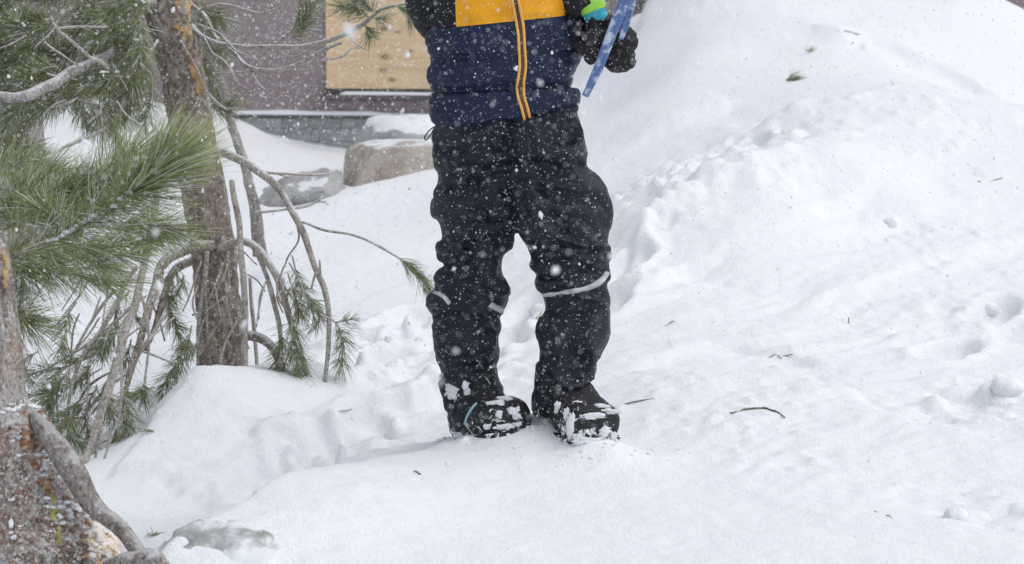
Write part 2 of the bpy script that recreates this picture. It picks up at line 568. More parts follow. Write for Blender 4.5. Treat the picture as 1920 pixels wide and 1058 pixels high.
def height(x, y):
    z = height_raw(x, y)
    x, y = np.ravel(np.asarray(x, float)), np.ravel(np.asarray(y, float))
    for sx, sy, dz, rr in SETTLE:
        z = z + dz * np.exp(-((x - sx) ** 2 + (y - sy) ** 2) / rr ** 2)
    return z

def height_raw(x, y):
    x, y = np.ravel(np.asarray(x, float)), np.ravel(np.asarray(y, float))
    z = base_height(x, y)
    k = np.where(np.hypot(x, y - 7.5) < 8.4)[0]
    z[k] += relief(x[k], y[k])
    return z

# boot prints: trodden line up the slope, along the trough and behind the legs
PRINTS = []
_pr = random.Random(21)
for (ax_, ay_, aY), (bx_, by_, bY), n_, sp_ in (((1130, 540, 6.3), (1210, 400, 7.2), 6, 40), ((1200, 410, 7.1), (1420, 280, 7.8), 10, 45), ((480, 905, 5.0), (780, 745, 5.65), 7, 40), ((640, 720, 5.8), (800, 600, 6.7), 7, 40), ((900, 700, 5.9), (1010, 590, 6.6), 4, 30),
                                              ((1790, 640, 5.9), (1900, 560, 6.3), 2, 30)):
    for i_ in range(n_):
        t_ = (i_ + _pr.uniform(-.3, .3)) / max(1, n_ - 1)
        q_ = P(ax_ + (bx_ - ax_) * t_ + _pr.uniform(-sp_, sp_), ay_ + (by_ - ay_) * t_, aY + (bY - aY) * t_)
        PRINTS.append((q_[0], q_[1], math.radians(_pr.uniform(35, 100)), _pr.uniform(.03, .055), _pr.uniform(.9, 1.2)))

def relief(x, y):
    z = np.zeros(len(x))
    near = 1 - sstep(6.6, 8.3, np.hypot(x, y - 7.5))
    z = z + 0.020 * noise2(x, y, 1.7, 3, 3.1) * near
    # wind crust: long shallow ridges running across the slope
    a = math.radians(40)
    u, v = x * math.cos(a) + y * math.sin(a), -x * math.sin(a) + y * math.cos(a)
    wv = noise2(x, y, 1.3, 2, 9.0) * 0.25
    crust = fbm(np.stack([u * 1.6, (v + wv) * 9.0, np.full(len(x), 5.5)], 1), 4, 0.55)
    crust2 = fbm(np.stack([u * 5, (v + wv) * 22.0, np.full(len(x), 1.5)], 1), 3, 0.55)
    smooth_area = sstep(0.0, 0.3, noise2(x, y, 0.8, 2, 41.0) + 0.15)
    left = sstep(0.15, -0.4, x - 0.0)
    z = z + near * (0.019 * np.maximum(crust, -0.3) * (0.15 + 0.85 * smooth_area) * (0.35 + 0.65 * sstep(4.6, 6.0, y)) + 0.007 * np.maximum(crust2, 0) * smooth_area) * (1 - 0.6 * left)
    z = z + near * 0.004 * noise2(x, y, 9, 3, 77.0)
    z = z + breaks(x, y)
    # trodden, broken snow
    m = np.zeros(len(x))
    for px, py, Y, rx, ry, s in CHURN:
        c = P(px, py, Y)
        m = np.maximum(m, s * np.exp(-(((x - c[0]) / rx) ** 2 + ((y - c[1]) / ry) ** 2)))
    m = sstep(0.12, 0.8, m + 0.25 * noise2(x, y, 3, 2, 8.0))
    bil = np.abs(noise2(x, y, 7.5, 3, 21.0, 0.45))
    hole = sstep(0.15, 0.5, noise2(x, y, 4.2, 2, 33.0))
    wx, wy = x + .02 * noise2(x, y, 14, 2, 5.0), y + .02 * noise2(x, y, 14, 2, 6.0)
    z = z + m * (0.05 * (0.28 - bil) - 0.035 * hole + 0.020 * lumps(wx, wy, 6, 3, .35) + 0.017 * lumps(wx, wy, 12, 9, .4) + 0.011 * lumps(wx, wy, 27, 15, .45)) + m * 0.012 * noise2(x, y, 26, 3, 50.0)
    for qx, qy, qa, dep, sc in PRINTS:
        k = np.where((np.abs(x - qx) < .35) & (np.abs(y - qy) < .35))[0]
        if len(k) == 0:
            continue
        ex, ey = wx[k] - qx, wy[k] - qy
        u, v = ex * math.cos(qa) + ey * math.sin(qa), -ex * math.sin(qa) + ey * math.cos(qa)
        d = ((np.abs(u) / (.125 * sc)) ** 2.6 + (np.abs(v) / (.056 * sc)) ** 2.6) ** (1 / 2.6)
        z[k] += near[k] * (-dep * (1 - sstep(.7, 1.1, d)) + (.007 + .008 * bil[k]) * np.exp(-((d - 1.3) / .3) ** 2))
    # scattered crumbs
    zone = sstep(0.0, 0.4, noise2(x, y, 1.5, 2, 91.0)) * sstep(-0.2, 0.4, x)
    z = z + near * zone * (0.012 * lumps(wx, wy, 11, 23, .14) + 0.008 * lumps(wx, wy, 28, 31, .2))
    z = z + near * (0.0022 * noise2(x, y, 34, 2, 82.0) + 0.003 * np.abs(noise2(x, y, 17, 2, 85.0)) * smooth_area)
    return z

BOOT_A = (P(874, 830, 5.06), P(972, 816, 4.90))      # sole at heel and toe, rear boot
BOOT_B = (P(1028, 788, 5.04), P(1126, 838, 4.82))    # forward boot
_want = []
for (hp, tp), lift in ((BOOT_A, 0.0), (BOOT_B, 0.0)):
    for t, dz in ((0.0, .024), (0.5, .020), (1.0, .010 if tp is BOOT_A[1] else .020)):
        q = hp + (tp - hp) * t
        _want.append((q[0], q[1], q[2] + dz))
_want = np.array(_want)
_h = height_raw(_want[:, 0], _want[:, 1])
_G = np.exp(-((_want[:, None, :2] - _want[None, :, :2]) ** 2).sum(-1) / .085 ** 2)
_w = np.linalg.solve(_G + np.eye(len(_want)) * .05, _want[:, 2] - _h)
SETTLE += [(a_[0], a_[1], float(b_), .085) for a_, b_ in zip(_want, _w)]
print('boot snow offsets', (_want[:, 2] - _h).round(3))

def axis(lo, hi, step, grow, far_lo, far_hi):
    a = list(np.arange(lo, hi, step))
    s, p = step, a[-1]
    while p < far_hi:
        s = min(s * grow, 12)
        p += s
        a.append(p)
    s, p, b = step, a[0], []
    while p > far_lo:
        s = min(s * grow, 12)
        p -= s
        b.append(p)
    return np.array(b[::-1] + a)

xs = axis(-1.25, 1.45, 0.0095, 1.03, -150, 150)
ys_list = list(np.arange(3.7, 5.8, 0.0095))
while ys_list[-1] < 200:
    y0 = ys_list[-1]
    ys_list.append(y0 + (0.0095 * (y0 / 5.8) ** 1.6 if y0 < 14 else min(0.05 * 1.15 ** (len(ys_list) % 1 + (y0 - 14) * 0.6), 12)))
s_, p_ = 0.0085, 3.7
while p_ > -120:
    s_ = min(s_ * 1.06, 12)
    p_ -= s_
    ys_list.insert(0, p_)
ys = np.array(ys_list)
GX, GY = np.meshgrid(xs, ys)
GZ = height(GX, GY).reshape(GX.shape)
nx, ny = len(xs), len(ys)
me = bpy.data.meshes.new("snow_ground")
co = np.stack([GX, GY, GZ], -1).reshape(-1, 3)
me.vertices.add(nx * ny)
me.vertices.foreach_set('co', co.astype(np.float32).ravel())
ii = (np.arange(ny - 1)[:, None] * nx + np.arange(nx - 1)[None, :]).ravel()
quads = np.stack([ii, ii + 1, ii + 1 + nx, ii + nx], 1).astype(np.int32)
me.loops.add(quads.size)
me.loops.foreach_set('vertex_index', quads.ravel())
me.polygons.add(len(quads))
me.polygons.foreach_set('loop_start', np.arange(0, quads.size, 4, dtype=np.int32))
me.polygons.foreach_set('use_smooth', np.ones(len(quads), dtype=bool))
me.update(calc_edges=True)
me.validate()
ground = link_mesh("snow_ground", me, M_SNOW, None, False)
ground["kind"] = "structure"
print("terrain", nx, ny)

def gz(x, y):
    return float(height([x], [y])[0])

def on_ground(px, py, lo=3.6, hi=13.5):
    """where the line of sight through a pixel meets the snow"""
    d = np.array([(px - 960) * K, 0, 0]) - UP * ((py - 529) * K) + FW
    for step in (0.06, 0.004):
        Y = np.arange(lo, hi, step)
        pts = CAM + d[None, :] * (Y / d[1])[:, None]
        h = height(pts[:, 0], pts[:, 1])
        i = int(np.argmax(pts[:, 2] < h))
        lo, hi = Y[max(0, i - 1)], Y[i] + step
    return np.array([pts[i, 0], pts[i, 1], h[i]])

# ------------------------------------------------------------------ house
HY, HYAW = 13.3, math.radians(-7)
house = empty("house", (0, HY, 0))
tag(house, "mauve-brown house wall with a boarded window, behind the snow drifts", "house")
_hc, _hs = math.cos(HYAW), math.sin(HYAW)

def HP(px, py, out=0.0):
    """point on the house front (plane through (0,HY) turned by HYAW) seen at a pixel; out: metres in front of it"""
    d = np.array([(px - 960) * K, 0, 0]) - UP * ((py - 529) * K) + FW
    nrm = np.array([_hs, -_hc, 0.0])
    t = (np.dot(nrm, np.array([0, HY, 0]) + nrm * out - CAM)) / np.dot(nrm, d)
    return CAM + d * t

def hl(p):
    """world to house coordinates: along, out, up"""
    q = p - np.array([0, HY, 0])
    return np.array([q[0] * _hc + q[1] * _hs, -(-q[0] * _hs + q[1] * _hc), q[2]])

def hw(a, o, z):
    return np.array([a * _hc + o * _hs, HY + a * _hs - o * _hc, z])

BOXF = [(0, 1, 2, 3), (7, 6, 5, 4), (0, 4, 5, 1), (1, 5, 6, 2), (2, 6, 7, 3), (3, 7, 4, 0)]
def hbox(a0, a1, o0, o1, z0, z1):
    return [hw(a0, o0, z0), hw(a1, o0, z0), hw(a1, o1, z0), hw(a0, o1, z0), hw(a0, o0, z1), hw(a1, o0, z1), hw(a1, o1, z1), hw(a0, o1, z1)], BOXF

def bevel(o, w, seg=2):
    b = o.modifiers.new("bevel", 'BEVEL')
    b.width = w
    b.segments = seg
    b.limit_method = 'ANGLE'
    return o

m = Mat("stained_siding", 0.85, 0.2)
nz = m.noise(5, 6, 0.65)
c = m.ramp(nz, [(0.3, (0.255, 0.205, 0.203)), (0.7, (0.33, 0.28, 0.278))])
c = m.mix(m.math('MULTIPLY', m.ramp(m.noise(42, 3, 0.6), [(0.60, 0.0), (0.68, 1.0)]), 0.45), c, (0.5, 0.48, 0.49))
c = m.mix(m.math('MULTIPLY', m.ramp(m.noise(16, 2, 0.6), [(0.70, 0.0), (0.74, 1.0)]), 0.6), c, (0.66, 0.64, 0.65))
m.set('Base Color', c)
m.bump(m.noise(30, 4), 0.3, 0.01)
M_SIDING = m.m
M_FOUND = rock_material("foundation_stone", (0.22, 0.225, 0.225), (0.34, 0.345, 0.345), (0.46, 0.46, 0.45), 0.5, 0.8)
M_DARK = plain("dark_trim", (0.14, 0.125, 0.13), 0.8)
M_ROOF = plain("roof_sheet", (0.10, 0.10, 0.11), 0.6)

z_led = hl(HP(600, 211))[2]
wall_acc = Acc()
wall_acc.add(*hbox(-5.2, 4.2, 0.0, -0.22, z_led - 0.029, 4.0))
wall_acc.build("wall", M_SIDING, house, False)
core = Acc()
core.add(*hbox(-5.2, 4.2, -0.01, -0.30, -0.6, z_led - 0.031))
core.build("foundation", M_FOUND, house, False)
rf = Acc()
rf.add(*hbox(-5.4, 4.4, 0.12, -3.0, 4.0, 4.18))
rf.build("roof", M_ROOF, house, False)
rs = Acc()
rs.add(*hbox(-5.38, 4.38, 0.1, -2.95, 4.182, 4.5))
bevel(rs.build("roof_snow", M_SNOW, house, False), 0.1, 3)
# foundation of coursed stones, each its own piece
zc = z_led - 0.032
course = 0
while zc > -0.15:
    h = random.uniform(0.055, 0.075)
    a = -4.6 + random.uniform(0, .2)
    while a < 1.6:
        w = random.uniform(0.14, 0.34)
        if -2.4 < a < 1.2:
            ac = Acc()
            d = random.uniform(0.004, 0.010)
            ac.add(*hbox(a + 0.001, a + w - 0.001, d, -0.008, zc - h + 0.001, zc - 0.001))
            st = ac.build("stone", M_FOUND, house, False)
            bevel(st, 0.004, 2)
        a += w
    zc -= h
# ledge board between foundation and wall, with its line of snow
led = Acc()
led.add(*hbox(-5.2, 4.2, 0.030, -0.008, z_led - 0.028, z_led - 0.012))
led.build("ledge", M_DARK, house, False)

def snow_strip(name, a0, a1, depth, z, hgt, parent, taper=0.0, n=90):
    ac = Acc()
    V, F = [], []
    k = 8
    for i in range(n + 1):
        a = a0 + (a1 - a0) * i / n
        e = 1 - taper * i / n
        hh = hgt * e * (0.85 + 0.35 * float(vnoise([[a * 6, z * 7, 2.2]])[0])) * min(1, i / 2 + .2, (n - i) / 2 + .2)
        for j in range(k):
            t = j / (k - 1)
            V.append(hw(a, depth * (1 - t * 0.98) + 0.004 * math.sin(a * 31), z + hh * (1 - (1 - min(1, t * 3.2)) ** 2)))
    for i in range(n):
        for j in range(k - 1):
            q = i * k + j
            F.append((q, q + k, q + k + 1, q + 1))
    ac.add(V, F)
    return ac.build(name, M_SNOW, parent)
snow_strip("ledge_snow", hl(HP(380, 208))[0], hl(HP(850, 212))[0], 0.036, z_led - 0.013, 0.034, house, 0.6, 120)

# plywood sheet screwed over a window
pl = hl(HP(612, 0))[0]
plr = hl(HP(905, 0))[0]
plz = hl(HP(700, 166))[2]
m = Mat("plywood", 0.7, 0.25)
g = m.noise(3.0, 6, 0.65, m.mapping((1.0, 1.0, 9.0)), 0.6)
c = m.ramp(g, [(0.3, (0.64, 0.45, 0.26)), (0.5, (0.74, 0.545, 0.335)), (0.7, (0.80, 0.63, 0.42))])
geo = m.n.new("ShaderNodeNewGeometry")
for kx, ky, kr in ((719, 54, .016), (721, 107, .017), (719, 133, .013), (745, 60, .010), (670, 90, .008), (655, 40, .009), (770, 96, .009), (735, 150, .012)):
    kp = HP(kx, ky, 0.035)
    d = m.n.new("ShaderNodeVectorMath")
    d.operation = 'SUBTRACT'
    m.l.new(geo.outputs['Position'], d.inputs[0])
    d.inputs[1].default_value = kp
    d2 = m.n.new("ShaderNodeVectorMath")
    d2.operation = 'MULTIPLY'
    m.l.new(d.outputs[0], d2.inputs[0])
    d2.inputs[1].default_value = (0.6, 0.6, 1)
    ln = m.n.new("ShaderNodeVectorMath")
    ln.operation = 'LENGTH'
    m.l.new(d2.outputs[0], ln.inputs[0])
    f = m.ramp(m.math('DIVIDE', ln.outputs['Value'], kr * 3), [(0.15, 1.0), (0.36, 0.25), (0.7, 0.0)])
    c = m.mix(m.math('MULTIPLY', f, 0.75), c, (0.16, 0.08, 0.035))
m.set('Base Color', c)
m.bump(g, 0.15, 0.004)
M_PLY = m.m
pa = Acc()
pa.add(*hbox(pl, plr, 0.035, 0.012, plz, plz + 1.7))
ply = pa.build("plywood_sheet", M_PLY, house, False)
ply["label"] = "bare tan plywood sheet with knots boarding up the window"
bevel(ply, 0.003)
fr = Acc()
fr.add(*hbox(pl - 0.012, plr + 0.02, 0.011, -0.012, plz - 0.07, plz + 1.76))
fr.build("window_frame", M_DARK, house, False)
si = Acc()
si.add(*hbox(pl - 0.03, plr + 0.03, 0.06, 0.0115, plz - 0.06, plz - 0.035))
si.build("window_sill", M_DARK, house, False)
snow_strip("sill_snow", hl(HP(640, 170))[0], plr + 0.02, 0.062, plz - 0.034, 0.016, house, 0.0, 60)
# grey shuttered opening at the right of the person
gl = hl(HP(1197, 20))[0]
tr = Acc()
tr.add(*hbox(gl - 0.02, gl + 0.02, 0.03, 0.001, 0.55, 2.3))
tr.build("trim_board", M_DARK, house, False)
M_GREYBOARD = plain("weathered_board", (0.40, 0.40, 0.41), 0.85, 0.3, 12)
for k in range(14):
    sh = Acc()
    z0 = 0.62 + k * 0.115
    sh.add(*hbox(gl + 0.022, gl + 0.75, 0.02 + 0.004 * (k % 3), 0.0012, z0, z0 + 0.105))
    bevel(sh.build("board", M_GREYBOARD, house, False), 0.004)

# ------------------------------------------------------------------ boulders
def boulder(name, c, r, mat, seed, e=2.6, amp=0.16, rot=(0, 0, 0), sub=5, label="", cuts=()):
    bm = bmesh.new()
    bmesh.ops.create_icosphere(bm, subdivisions=sub, radius=1.0)
    V = np.array([v.co for v in bm.verts])
    s = (np.abs(V) ** e).sum(1) ** (-1 / e)
    V = V * s[:, None]
    V = V * (1 + amp * fbm(V * 1.3 + seed, 3) + amp * 0.35 * fbm(V * 4 + seed, 4))[:, None]
    for nrm, off in cuts:                        # flat broken faces
        nrm = np.array(nrm, float) / np.linalg.norm(nrm)
        ex = np.maximum(V @ nrm - off - 0.03 * fbm(V * 3 + seed + 4, 3), 0)
        V = V - ex[:, None] * nrm * 0.92
    V = V * np.array(r)
    R = np.array(Matrix.Rotation(rot[2], 3, 'Z') @ Matrix.Rotation(rot[1], 3, 'Y') @ Matrix.Rotation(rot[0], 3, 'X'))
    V = V @ R.T
    for v, q in zip(bm.verts, V):
        v.co = q
    me = bpy.data.meshes.new(name)
    bm.to_mesh(me)
    bm.free()
    o = link_mesh(name, me, mat)
    o.location = c
    if label:
        tag(o, label, "rock")
    return o

boulder("boulder", P(765, 345, 9.25), (0.265, 0.30, 0.165), M_TAN, 3.3, 5.0, 0.13, (0, math.radians(-3), 0.1), 5,
        "large tan boulder with a bare face in the drift beside the person", [((0, -1, 0.15), .75), ((-1, -.3, .5), 0.98)])
boulder("boulder", P(775, 272, 9.75), (0.20, 0.26, 0.125), M_ICEROCK, 8.1, 3.2, 0.14, (0, 0, 0.2), 5,
        "pale ice-glazed boulder lying behind and above the tan boulder")
boulder("boulder", P(565, 358, 9.0), (0.175, 0.13, 0.062), M_GREYROCK, 5.7, 3.0, 0.26, (0, math.radians(-13), 0.1), 5,
        "low grey boulder left of the tan boulder, under the bent branch", [((0.2, -.6, .8), .62), ((-.8, -.3, .5), .7), ((.9, -.4, .2), .8)])
_p = on_ground(412, 1032)
m = Mat("ice_glazed_stone", 0.35, 0.5)
a = m.noise(10, 6, 0.6)
c = m.ramp(a, [(0.36, (0.26, 0.26, 0.25)), (0.48, (0.45, 0.45, 0.44)), (0.56, (0.78, 0.80, 0.82))])
m.set('Base Color', c)
m.bump(m.noise(24, 5), 0.5, 0.01)
M_GLAZE = m.m
boulder("boulder", _p + np.array([0.0, 0.02, -0.032]), (0.10, 0.13, 0.044), M_GLAZE, 2.2, 2.6, 0.35, (0.25, math.radians(-12), 0.5), 5,
        "small ice-glazed grey stone breaking through the snow at the bottom edge")

# ------------------------------------------------------------------ needles
def needle_arrays(base, direc, length, width, bend):
    """each needle: a thin three-sided spike with one bend"""
    n = len(base)
    direc = direc / (np.linalg.norm(direc, axis=1)[:, None] + 1e-9)
    ref = RNG.normal(size=(n, 3))
    u = np.cross(direc, ref)
    u /= np.linalg.norm(u, axis=1)[:, None] + 1e-9
    w = np.cross(direc, u)
    mid = base + direc * (length * 0.55)[:, None]
    tip = base + direc * length[:, None] + bend * length[:, None]
    mid = mid + 0.3 * bend * length[:, None]
    V = np.empty((n, 7, 3))
    for k in range(3):
        a = 2 * math.pi * k / 3
        o = (math.cos(a) * u + math.sin(a) * w) * (width * 0.5)[:, None]
        V[:, k] = base + o * 0.8
        V[:, 3 + k] = mid + o
    V[:, 6] = tip
    f = []
    for k in range(3):
        j = (k + 1) % 3
        f += [[k, j, 3 + j], [k, 3 + j, 3 + k], [3 + k, 3 + j, 6]]
    f = np.array(f)
    F = (np.arange(n)[:, None, None] * 7 + f[None]).reshape(-1, 3)
    return V.reshape(-1, 3), F

def build_needles(name, V, F, mat, parent):
    me = bpy.data.meshes.new(name)
    me.vertices.add(len(V))
    me.vertices.foreach_set('co', V.astype(np.float32).ravel())
    me.loops.add(F.size)
    me.loops.foreach_set('vertex_index', F.astype(np.int32).ravel())
    me.polygons.add(len(F))
    me.polygons.foreach_set('loop_start', np.arange(0, F.size, 3, dtype=np.int32))
    me.update(calc_edges=True)
    at = me.attributes.new('rnd', 'FLOAT', 'POINT')
    nn = len(V) // 7
    at.data.foreach_set('value', np.repeat(RNG.random(nn), 7).astype(np.float32))
    o = link_mesh(name, me, mat, parent, False)
    o["kind"] = "stuff"
    return o

def brush(path, n, length, width=0.0013, s0=0.35, s1=1.0, spread=(25, 75), tip_bias=1.0, droop=0.15, flat=0.0):
    """needles standing off a twig, leaning towards its tip, in tufts"""
    path = np.array(path)
    seg = np.linalg.norm(np.diff(path, axis=0), axis=1)
    cum = np.append(0, np.cumsum(seg)) / seg.sum()
    nt = max(4, -(-n // 5))
    st = s0 + (s1 - s0) * RNG.random(nt) ** (1 / tip_bias)
    s = np.repeat(st, 5)[:n] if nt * 5 >= n else RNG.random(n)
    n = len(s)
    base = np.stack([np.interp(s, cum, path[:, k]) for k in range(3)], 1)
    tn = np.gradient(path, axis=0)
    t = np.stack([np.interp(s, cum, tn[:, k]) for k in range(3)], 1)
    t /= np.linalg.norm(t, axis=1)[:, None] + 1e-9
    rad_t = RNG.normal(size=(nt, 3))
    rad = np.repeat(rad_t, 5, 0)[:n] + 0.6 * RNG.normal(size=(n, 3))
    rad -= t * (rad * t).sum(1)[:, None]
    rad /= np.linalg.norm(rad, axis=1)[:, None] + 1e-9
    ang = np.radians(RNG.uniform(spread[0], spread[1], n)) * (1 - 0.45 * np.clip((s - 0.8) / 0.2, 0, 1))
    d = t * np.cos(ang)[:, None] + rad * np.sin(ang)[:, None]
    ang = ang * RNG.uniform(.75, 1.35, n)
    d = t * np.cos(ang)[:, None] + rad * np.sin(ang)[:, None]
    L = length * RNG.uniform(0.45, 1.1, n)
    bend = np.stack([np.zeros(n), np.zeros(n), -droop * RNG.uniform(0.2, 1, n)], 1) + 0.12 * t + 0.06 * RNG.normal(size=(n, 3))
    return needle_arrays(base, d, L, np.full(n, width), bend)

class Needles:
    def __init__(s):
        s.V, s.F, s.c = [], [], 0
    def add(s, VF):
        s.V.append(VF[0])
        s.F.append(VF[1] + s.c)
        s.c += len(VF[0])
    def build(s, mat, parent):
        return build_needles("needles", np.concatenate(s.V), np.concatenate(s.F), mat, parent)

def snow_bits(path, n, size, parent, mat=None, seed=0, up_front=0.0):
    """small pads of snow lying along the top of a twig"""
    ac = Acc()
    rs = random.Random(seed)
    for _ in range(n):
        p = path[rs.randrange(len(path))]
        r = size * rs.uniform(0.5, 1.2)
        V, F = superellipsoid((0, 0, 0), (1, 1, 1), 2.0, 8, 6)
        V = V * (1 + .6 * fbm(V * 1.7 + rs.uniform(0, 50), 2))[:, None] * np.array([r * rs.uniform(1, 1.8), r, r * .7]) + np.array([p[0] + rs.uniform(-r, r), p[1] - up_front * r - rs.uniform(-r, r), p[2] + r * rs.uniform(.3, .9)])
        ac.add(V, F)
    o = ac.build("snow_pad", mat or M_SNOW, parent)
    o["kind"] = "stuff"
    return o

# ------------------------------------------------------------------ the pine in the middle distance
TY = 5.85
tree = empty("pine_tree", on_ground(415, 688))
tag(tree, "leaning pine with bent grey limbs, rooted behind the snow mound", "pine tree")
tp = [(262, -330, TY + .1, 84), (290, -120, TY, 84), (312, 0, TY, 84), (331, 70, TY, 85), (340, 130, TY, 80), (352, 200, TY, 80), (368, 290, TY, 80), (386, 380, TY, 82), (398, 460, TY, 84), (408, 560, TY, 86), (416, 650, TY, 92), (420, 720, TY, 102), (422, 800, TY, 110)]
path, r, (V, F) = ptube(tp, 1.0, 84, 26, 0.0, 0.0, 22)
c_ = np.repeat(path, 84, 0)
pl_ = fbm(V * np.array([34, 34, 13]) + 2.0, 3, .6)
k_ = 1 + 0.10 * fbm(V * 9 + 1, 3) + 0.10 * np.clip(np.abs(pl_) * 3, 0, 1) + 0.05 * fbm(V * np.array([90, 90, 60]), 2)
V = c_ + (V - c_) * (k_ - .06)[:, None]
trunk = mesh_obj("trunk", V, F, M_BARK, tree)
# orange strip where the bark has come away, right side of the upper trunk
m = Mat("bared_wood", 0.8, 0.2)
a = m.noise(30, 6, 0.7, m.mapping((1, 1, 0.3)))
oc = m.ramp(a, [(0.3, (0.10, 0.06, 0.035)), (0.44, (0.30, 0.18, 0.085)), (0.56, (0.52, 0.33, 0.14)), (0.68, (0.60, 0.50, 0.36))])
m.set('Base Color', m.mix(m.ramp(m.noise(38, 5, 0.65), [(0.46, 0.0), (0.54, 1.0)]), oc, m.ramp(m.noise(70, 4), [(0.35, (0.14, 0.11, 0.09)), (0.6, (0.40, 0.35, 0.29))])))
m.bump(a, 0.8, 0.008)
M_BARED = m.m
def surface_patch(name, outline_fn, rows, cols, target, lift, mat, parent, rough=0.004, seed=0.0):
    """patch laid on a surface by casting from the camera side"""
    me = target.data
    bvh = BVHTree.FromPolygons([v.co.copy() for v in me.vertices], [p.vertices[:] for p in me.polygons])
    V, ok = [], []
    for i in range(rows + 1):
        for j in range(cols + 1):
            px, py = outline_fn(i / rows, j / cols)
            q = P(px, py, 5)
            d = Vector(q - CAM).normalized()
            hit, nrm, _, _ = bvh.ray_cast(Vector(CAM), d)
            if hit is None:
                V.append((0, 0, 0)); ok.append(False); continue
            edge = min(i / rows, 1 - i / rows, j / cols, 1 - j / cols)
            if nrm.dot(d) > 0:
                nrm = -nrm
            k = (lift if edge > 0.001 else -0.003) + rough * float(vnoise([[hit.x * 60 + seed, hit.y * 60, hit.z * 40]])[0])
            V.append(tuple(hit + nrm * k)); ok.append(True)
    F = []
    seen = {}
    for i in range(rows):
        for j in range(cols):
            q = (i * (cols + 1) + j, i * (cols + 1) + j + 1, (i + 1) * (cols + 1) + j + 1, (i + 1) * (cols + 1) + j)
            if all(ok[x] for x in q) and max(np.linalg.norm(np.subtract(V[q[a]], V[q[a - 1]])) for a in range(4)) < 0.05:
                seen[(i, j)] = q
    best = []
    while seen:                                  # keep the one connected patch
        st, part = [next(iter(seen))], []
        while st:
            k = st.pop()
            if k in seen:
                part.append(seen.pop(k))
                st += [(k[0] + 1, k[1]), (k[0] - 1, k[1]), (k[0], k[1] + 1), (k[0], k[1] - 1)]
        if len(part) > len(best):
            best = part
    used = sorted({x for q in best for x in q})
    ix = {x: k for k, x in enumerate(used)}
    V = [V[x] for x in used]
    F = [tuple(ix[x] for x in q) for q in best]
    return mesh_obj(name, V, F, mat, parent)
def _bare(u, v):
    py = -10 + u * 215
    c = np.interp(py, [-10, 60, 110, 205], [343, 350, 361, 378]) + 5 * float(vnoise([[py * .09, 1, 2]])[0])
    w = np.interp(py, [-10, 40, 100, 150, 205], [30, 34, 26, 16, 6]) * (1 + .5 * float(vnoise([[py * .16, 7, 2]])[0]))
    return c + (v - 0.6) * w, py
surface_patch("bared_strip", _bare, 46, 10, trunk, 0.004, M_BARED, trunk, 0.006)

def limb(parent, pts, seed, mat=None, sides=8, wob=0.0, per=6, rough=0.12, name="branch"):
    path, r, (V, F) = ptube(pts, seed, sides, per, rough, wob)
    return path, mesh_obj(name, V, F, mat or M_TWIG, parent)

def Yp(pts, Y, Y2=None):
    n = len(pts)
    Y2 = Y if Y2 is None else Y2
    return [(p[0], p[1], Y + (Y2 - Y) * i / max(1, n - 1), p[2]) for i, p in enumerate(pts)]

BR = []
def br(pts, Y, Y2=None, mat=None, sides=8, wob=0.004, parent=None):
    path, o = limb(parent or tree, Yp(pts, Y, Y2), len(BR) * 3.7, mat, sides, wob)
    BR.append((path, o))
    return path, o

# limbs traced from the photograph: (px, py, width px)
b_left, o_left = br([(285, 5, 14), (255, 28, 14), (225, 75, 15), (190, 105, 17), (150, 130, 20), (105, 155, 21), (60, 172, 21), (0, 184, 20), (-70, 196, 20), (-160, 200, 18)], 5.72, 4.95, M_GREYBARK, 14, 0.012)
b2, o2 = br([(95, 30, 4), (110, 55, 6), (130, 72, 6), (165, 105, 6), (190, 117, 7), (205, 132, 6)], 5.15, 5.2, parent=tree)
br([(108, 55, 5), (140, 53, 5), (205, 50, 4)], 5.17)
br([(295, 78, 6), (270, 120, 7), (240, 170, 7), (215, 222, 6), (190, 245, 7), (150, 262, 8), (118, 278, 7), (92, 300, 5)], 5.75, 5.3)
b_rt, o_rt = br([(350, 40, 11), (370, 62, 10), (390, 74, 10), (430, 84, 9), (500, 88, 9), (560, 88, 9), (605, 80, 9), (640, 68, 9), (680, 45, 9), (715, 18, 7), (765, 6, 5)], 5.85, 5.5, None, 8, 0.005)
br([(352, 5, 8), (380, 28, 9), (398, 62, 8), (412, 78, 5)], 5.85, 5.8)
b_rt2, o_rt2 = br([(420, 86, 6), (440, 100, 8), (465, 122, 8), (490, 131, 9), (530, 130, 8), (570, 118, 8), (600, 100, 8), (640, 78, 7)], 5.82, 5.6)
br([(398, 137, 5), (430, 138, 5), (485, 136, 4)], 5.75)
b_rt3, o_rt3 = br([(482, 128, 5), (505, 95, 6), (520, 80, 6), (545, 58, 5), (560, 20, 5), (566, -20, 4)], 5.8, 5.75)
br([(600, 115, 4), (640, 105, 4), (662, 88, 3)], 5.6)
br([(592, 108, 4), (598, 122, 4), (612, 138, 3)], 5.6)
br([(338, 78, 5), (370, 132, 5), (385, 165, 5), (405, 190, 5), (424, 208, 4)], 5.74, 5.7)
for q in ([(372, 45, 6), (405, 58, 5), (440, 90, 5), (468, 108, 3)], [(440, 95, 4), (470, 60, 4), (500, 30, 3), (515, 5, 3)], [(385, 70, 5), (400, 100, 5), (425, 120, 4), (450, 160, 3)], [(520, 90, 4), (548, 104, 4), (585, 98, 3), (620, 110, 3)],
          [(470, 124, 4), (478, 150, 4), (500, 172, 3)], [(365, 20, 6), (420, 10, 5), (480, 25, 4), (530, 15, 3)], [(560, 88, 4), (575, 60, 4), (610, 40, 3)], [(650, 62, 4), (668, 84, 3), (690, 95, 2)]):
    br(q, 5.78, 5.65, None, 6, 0.005)
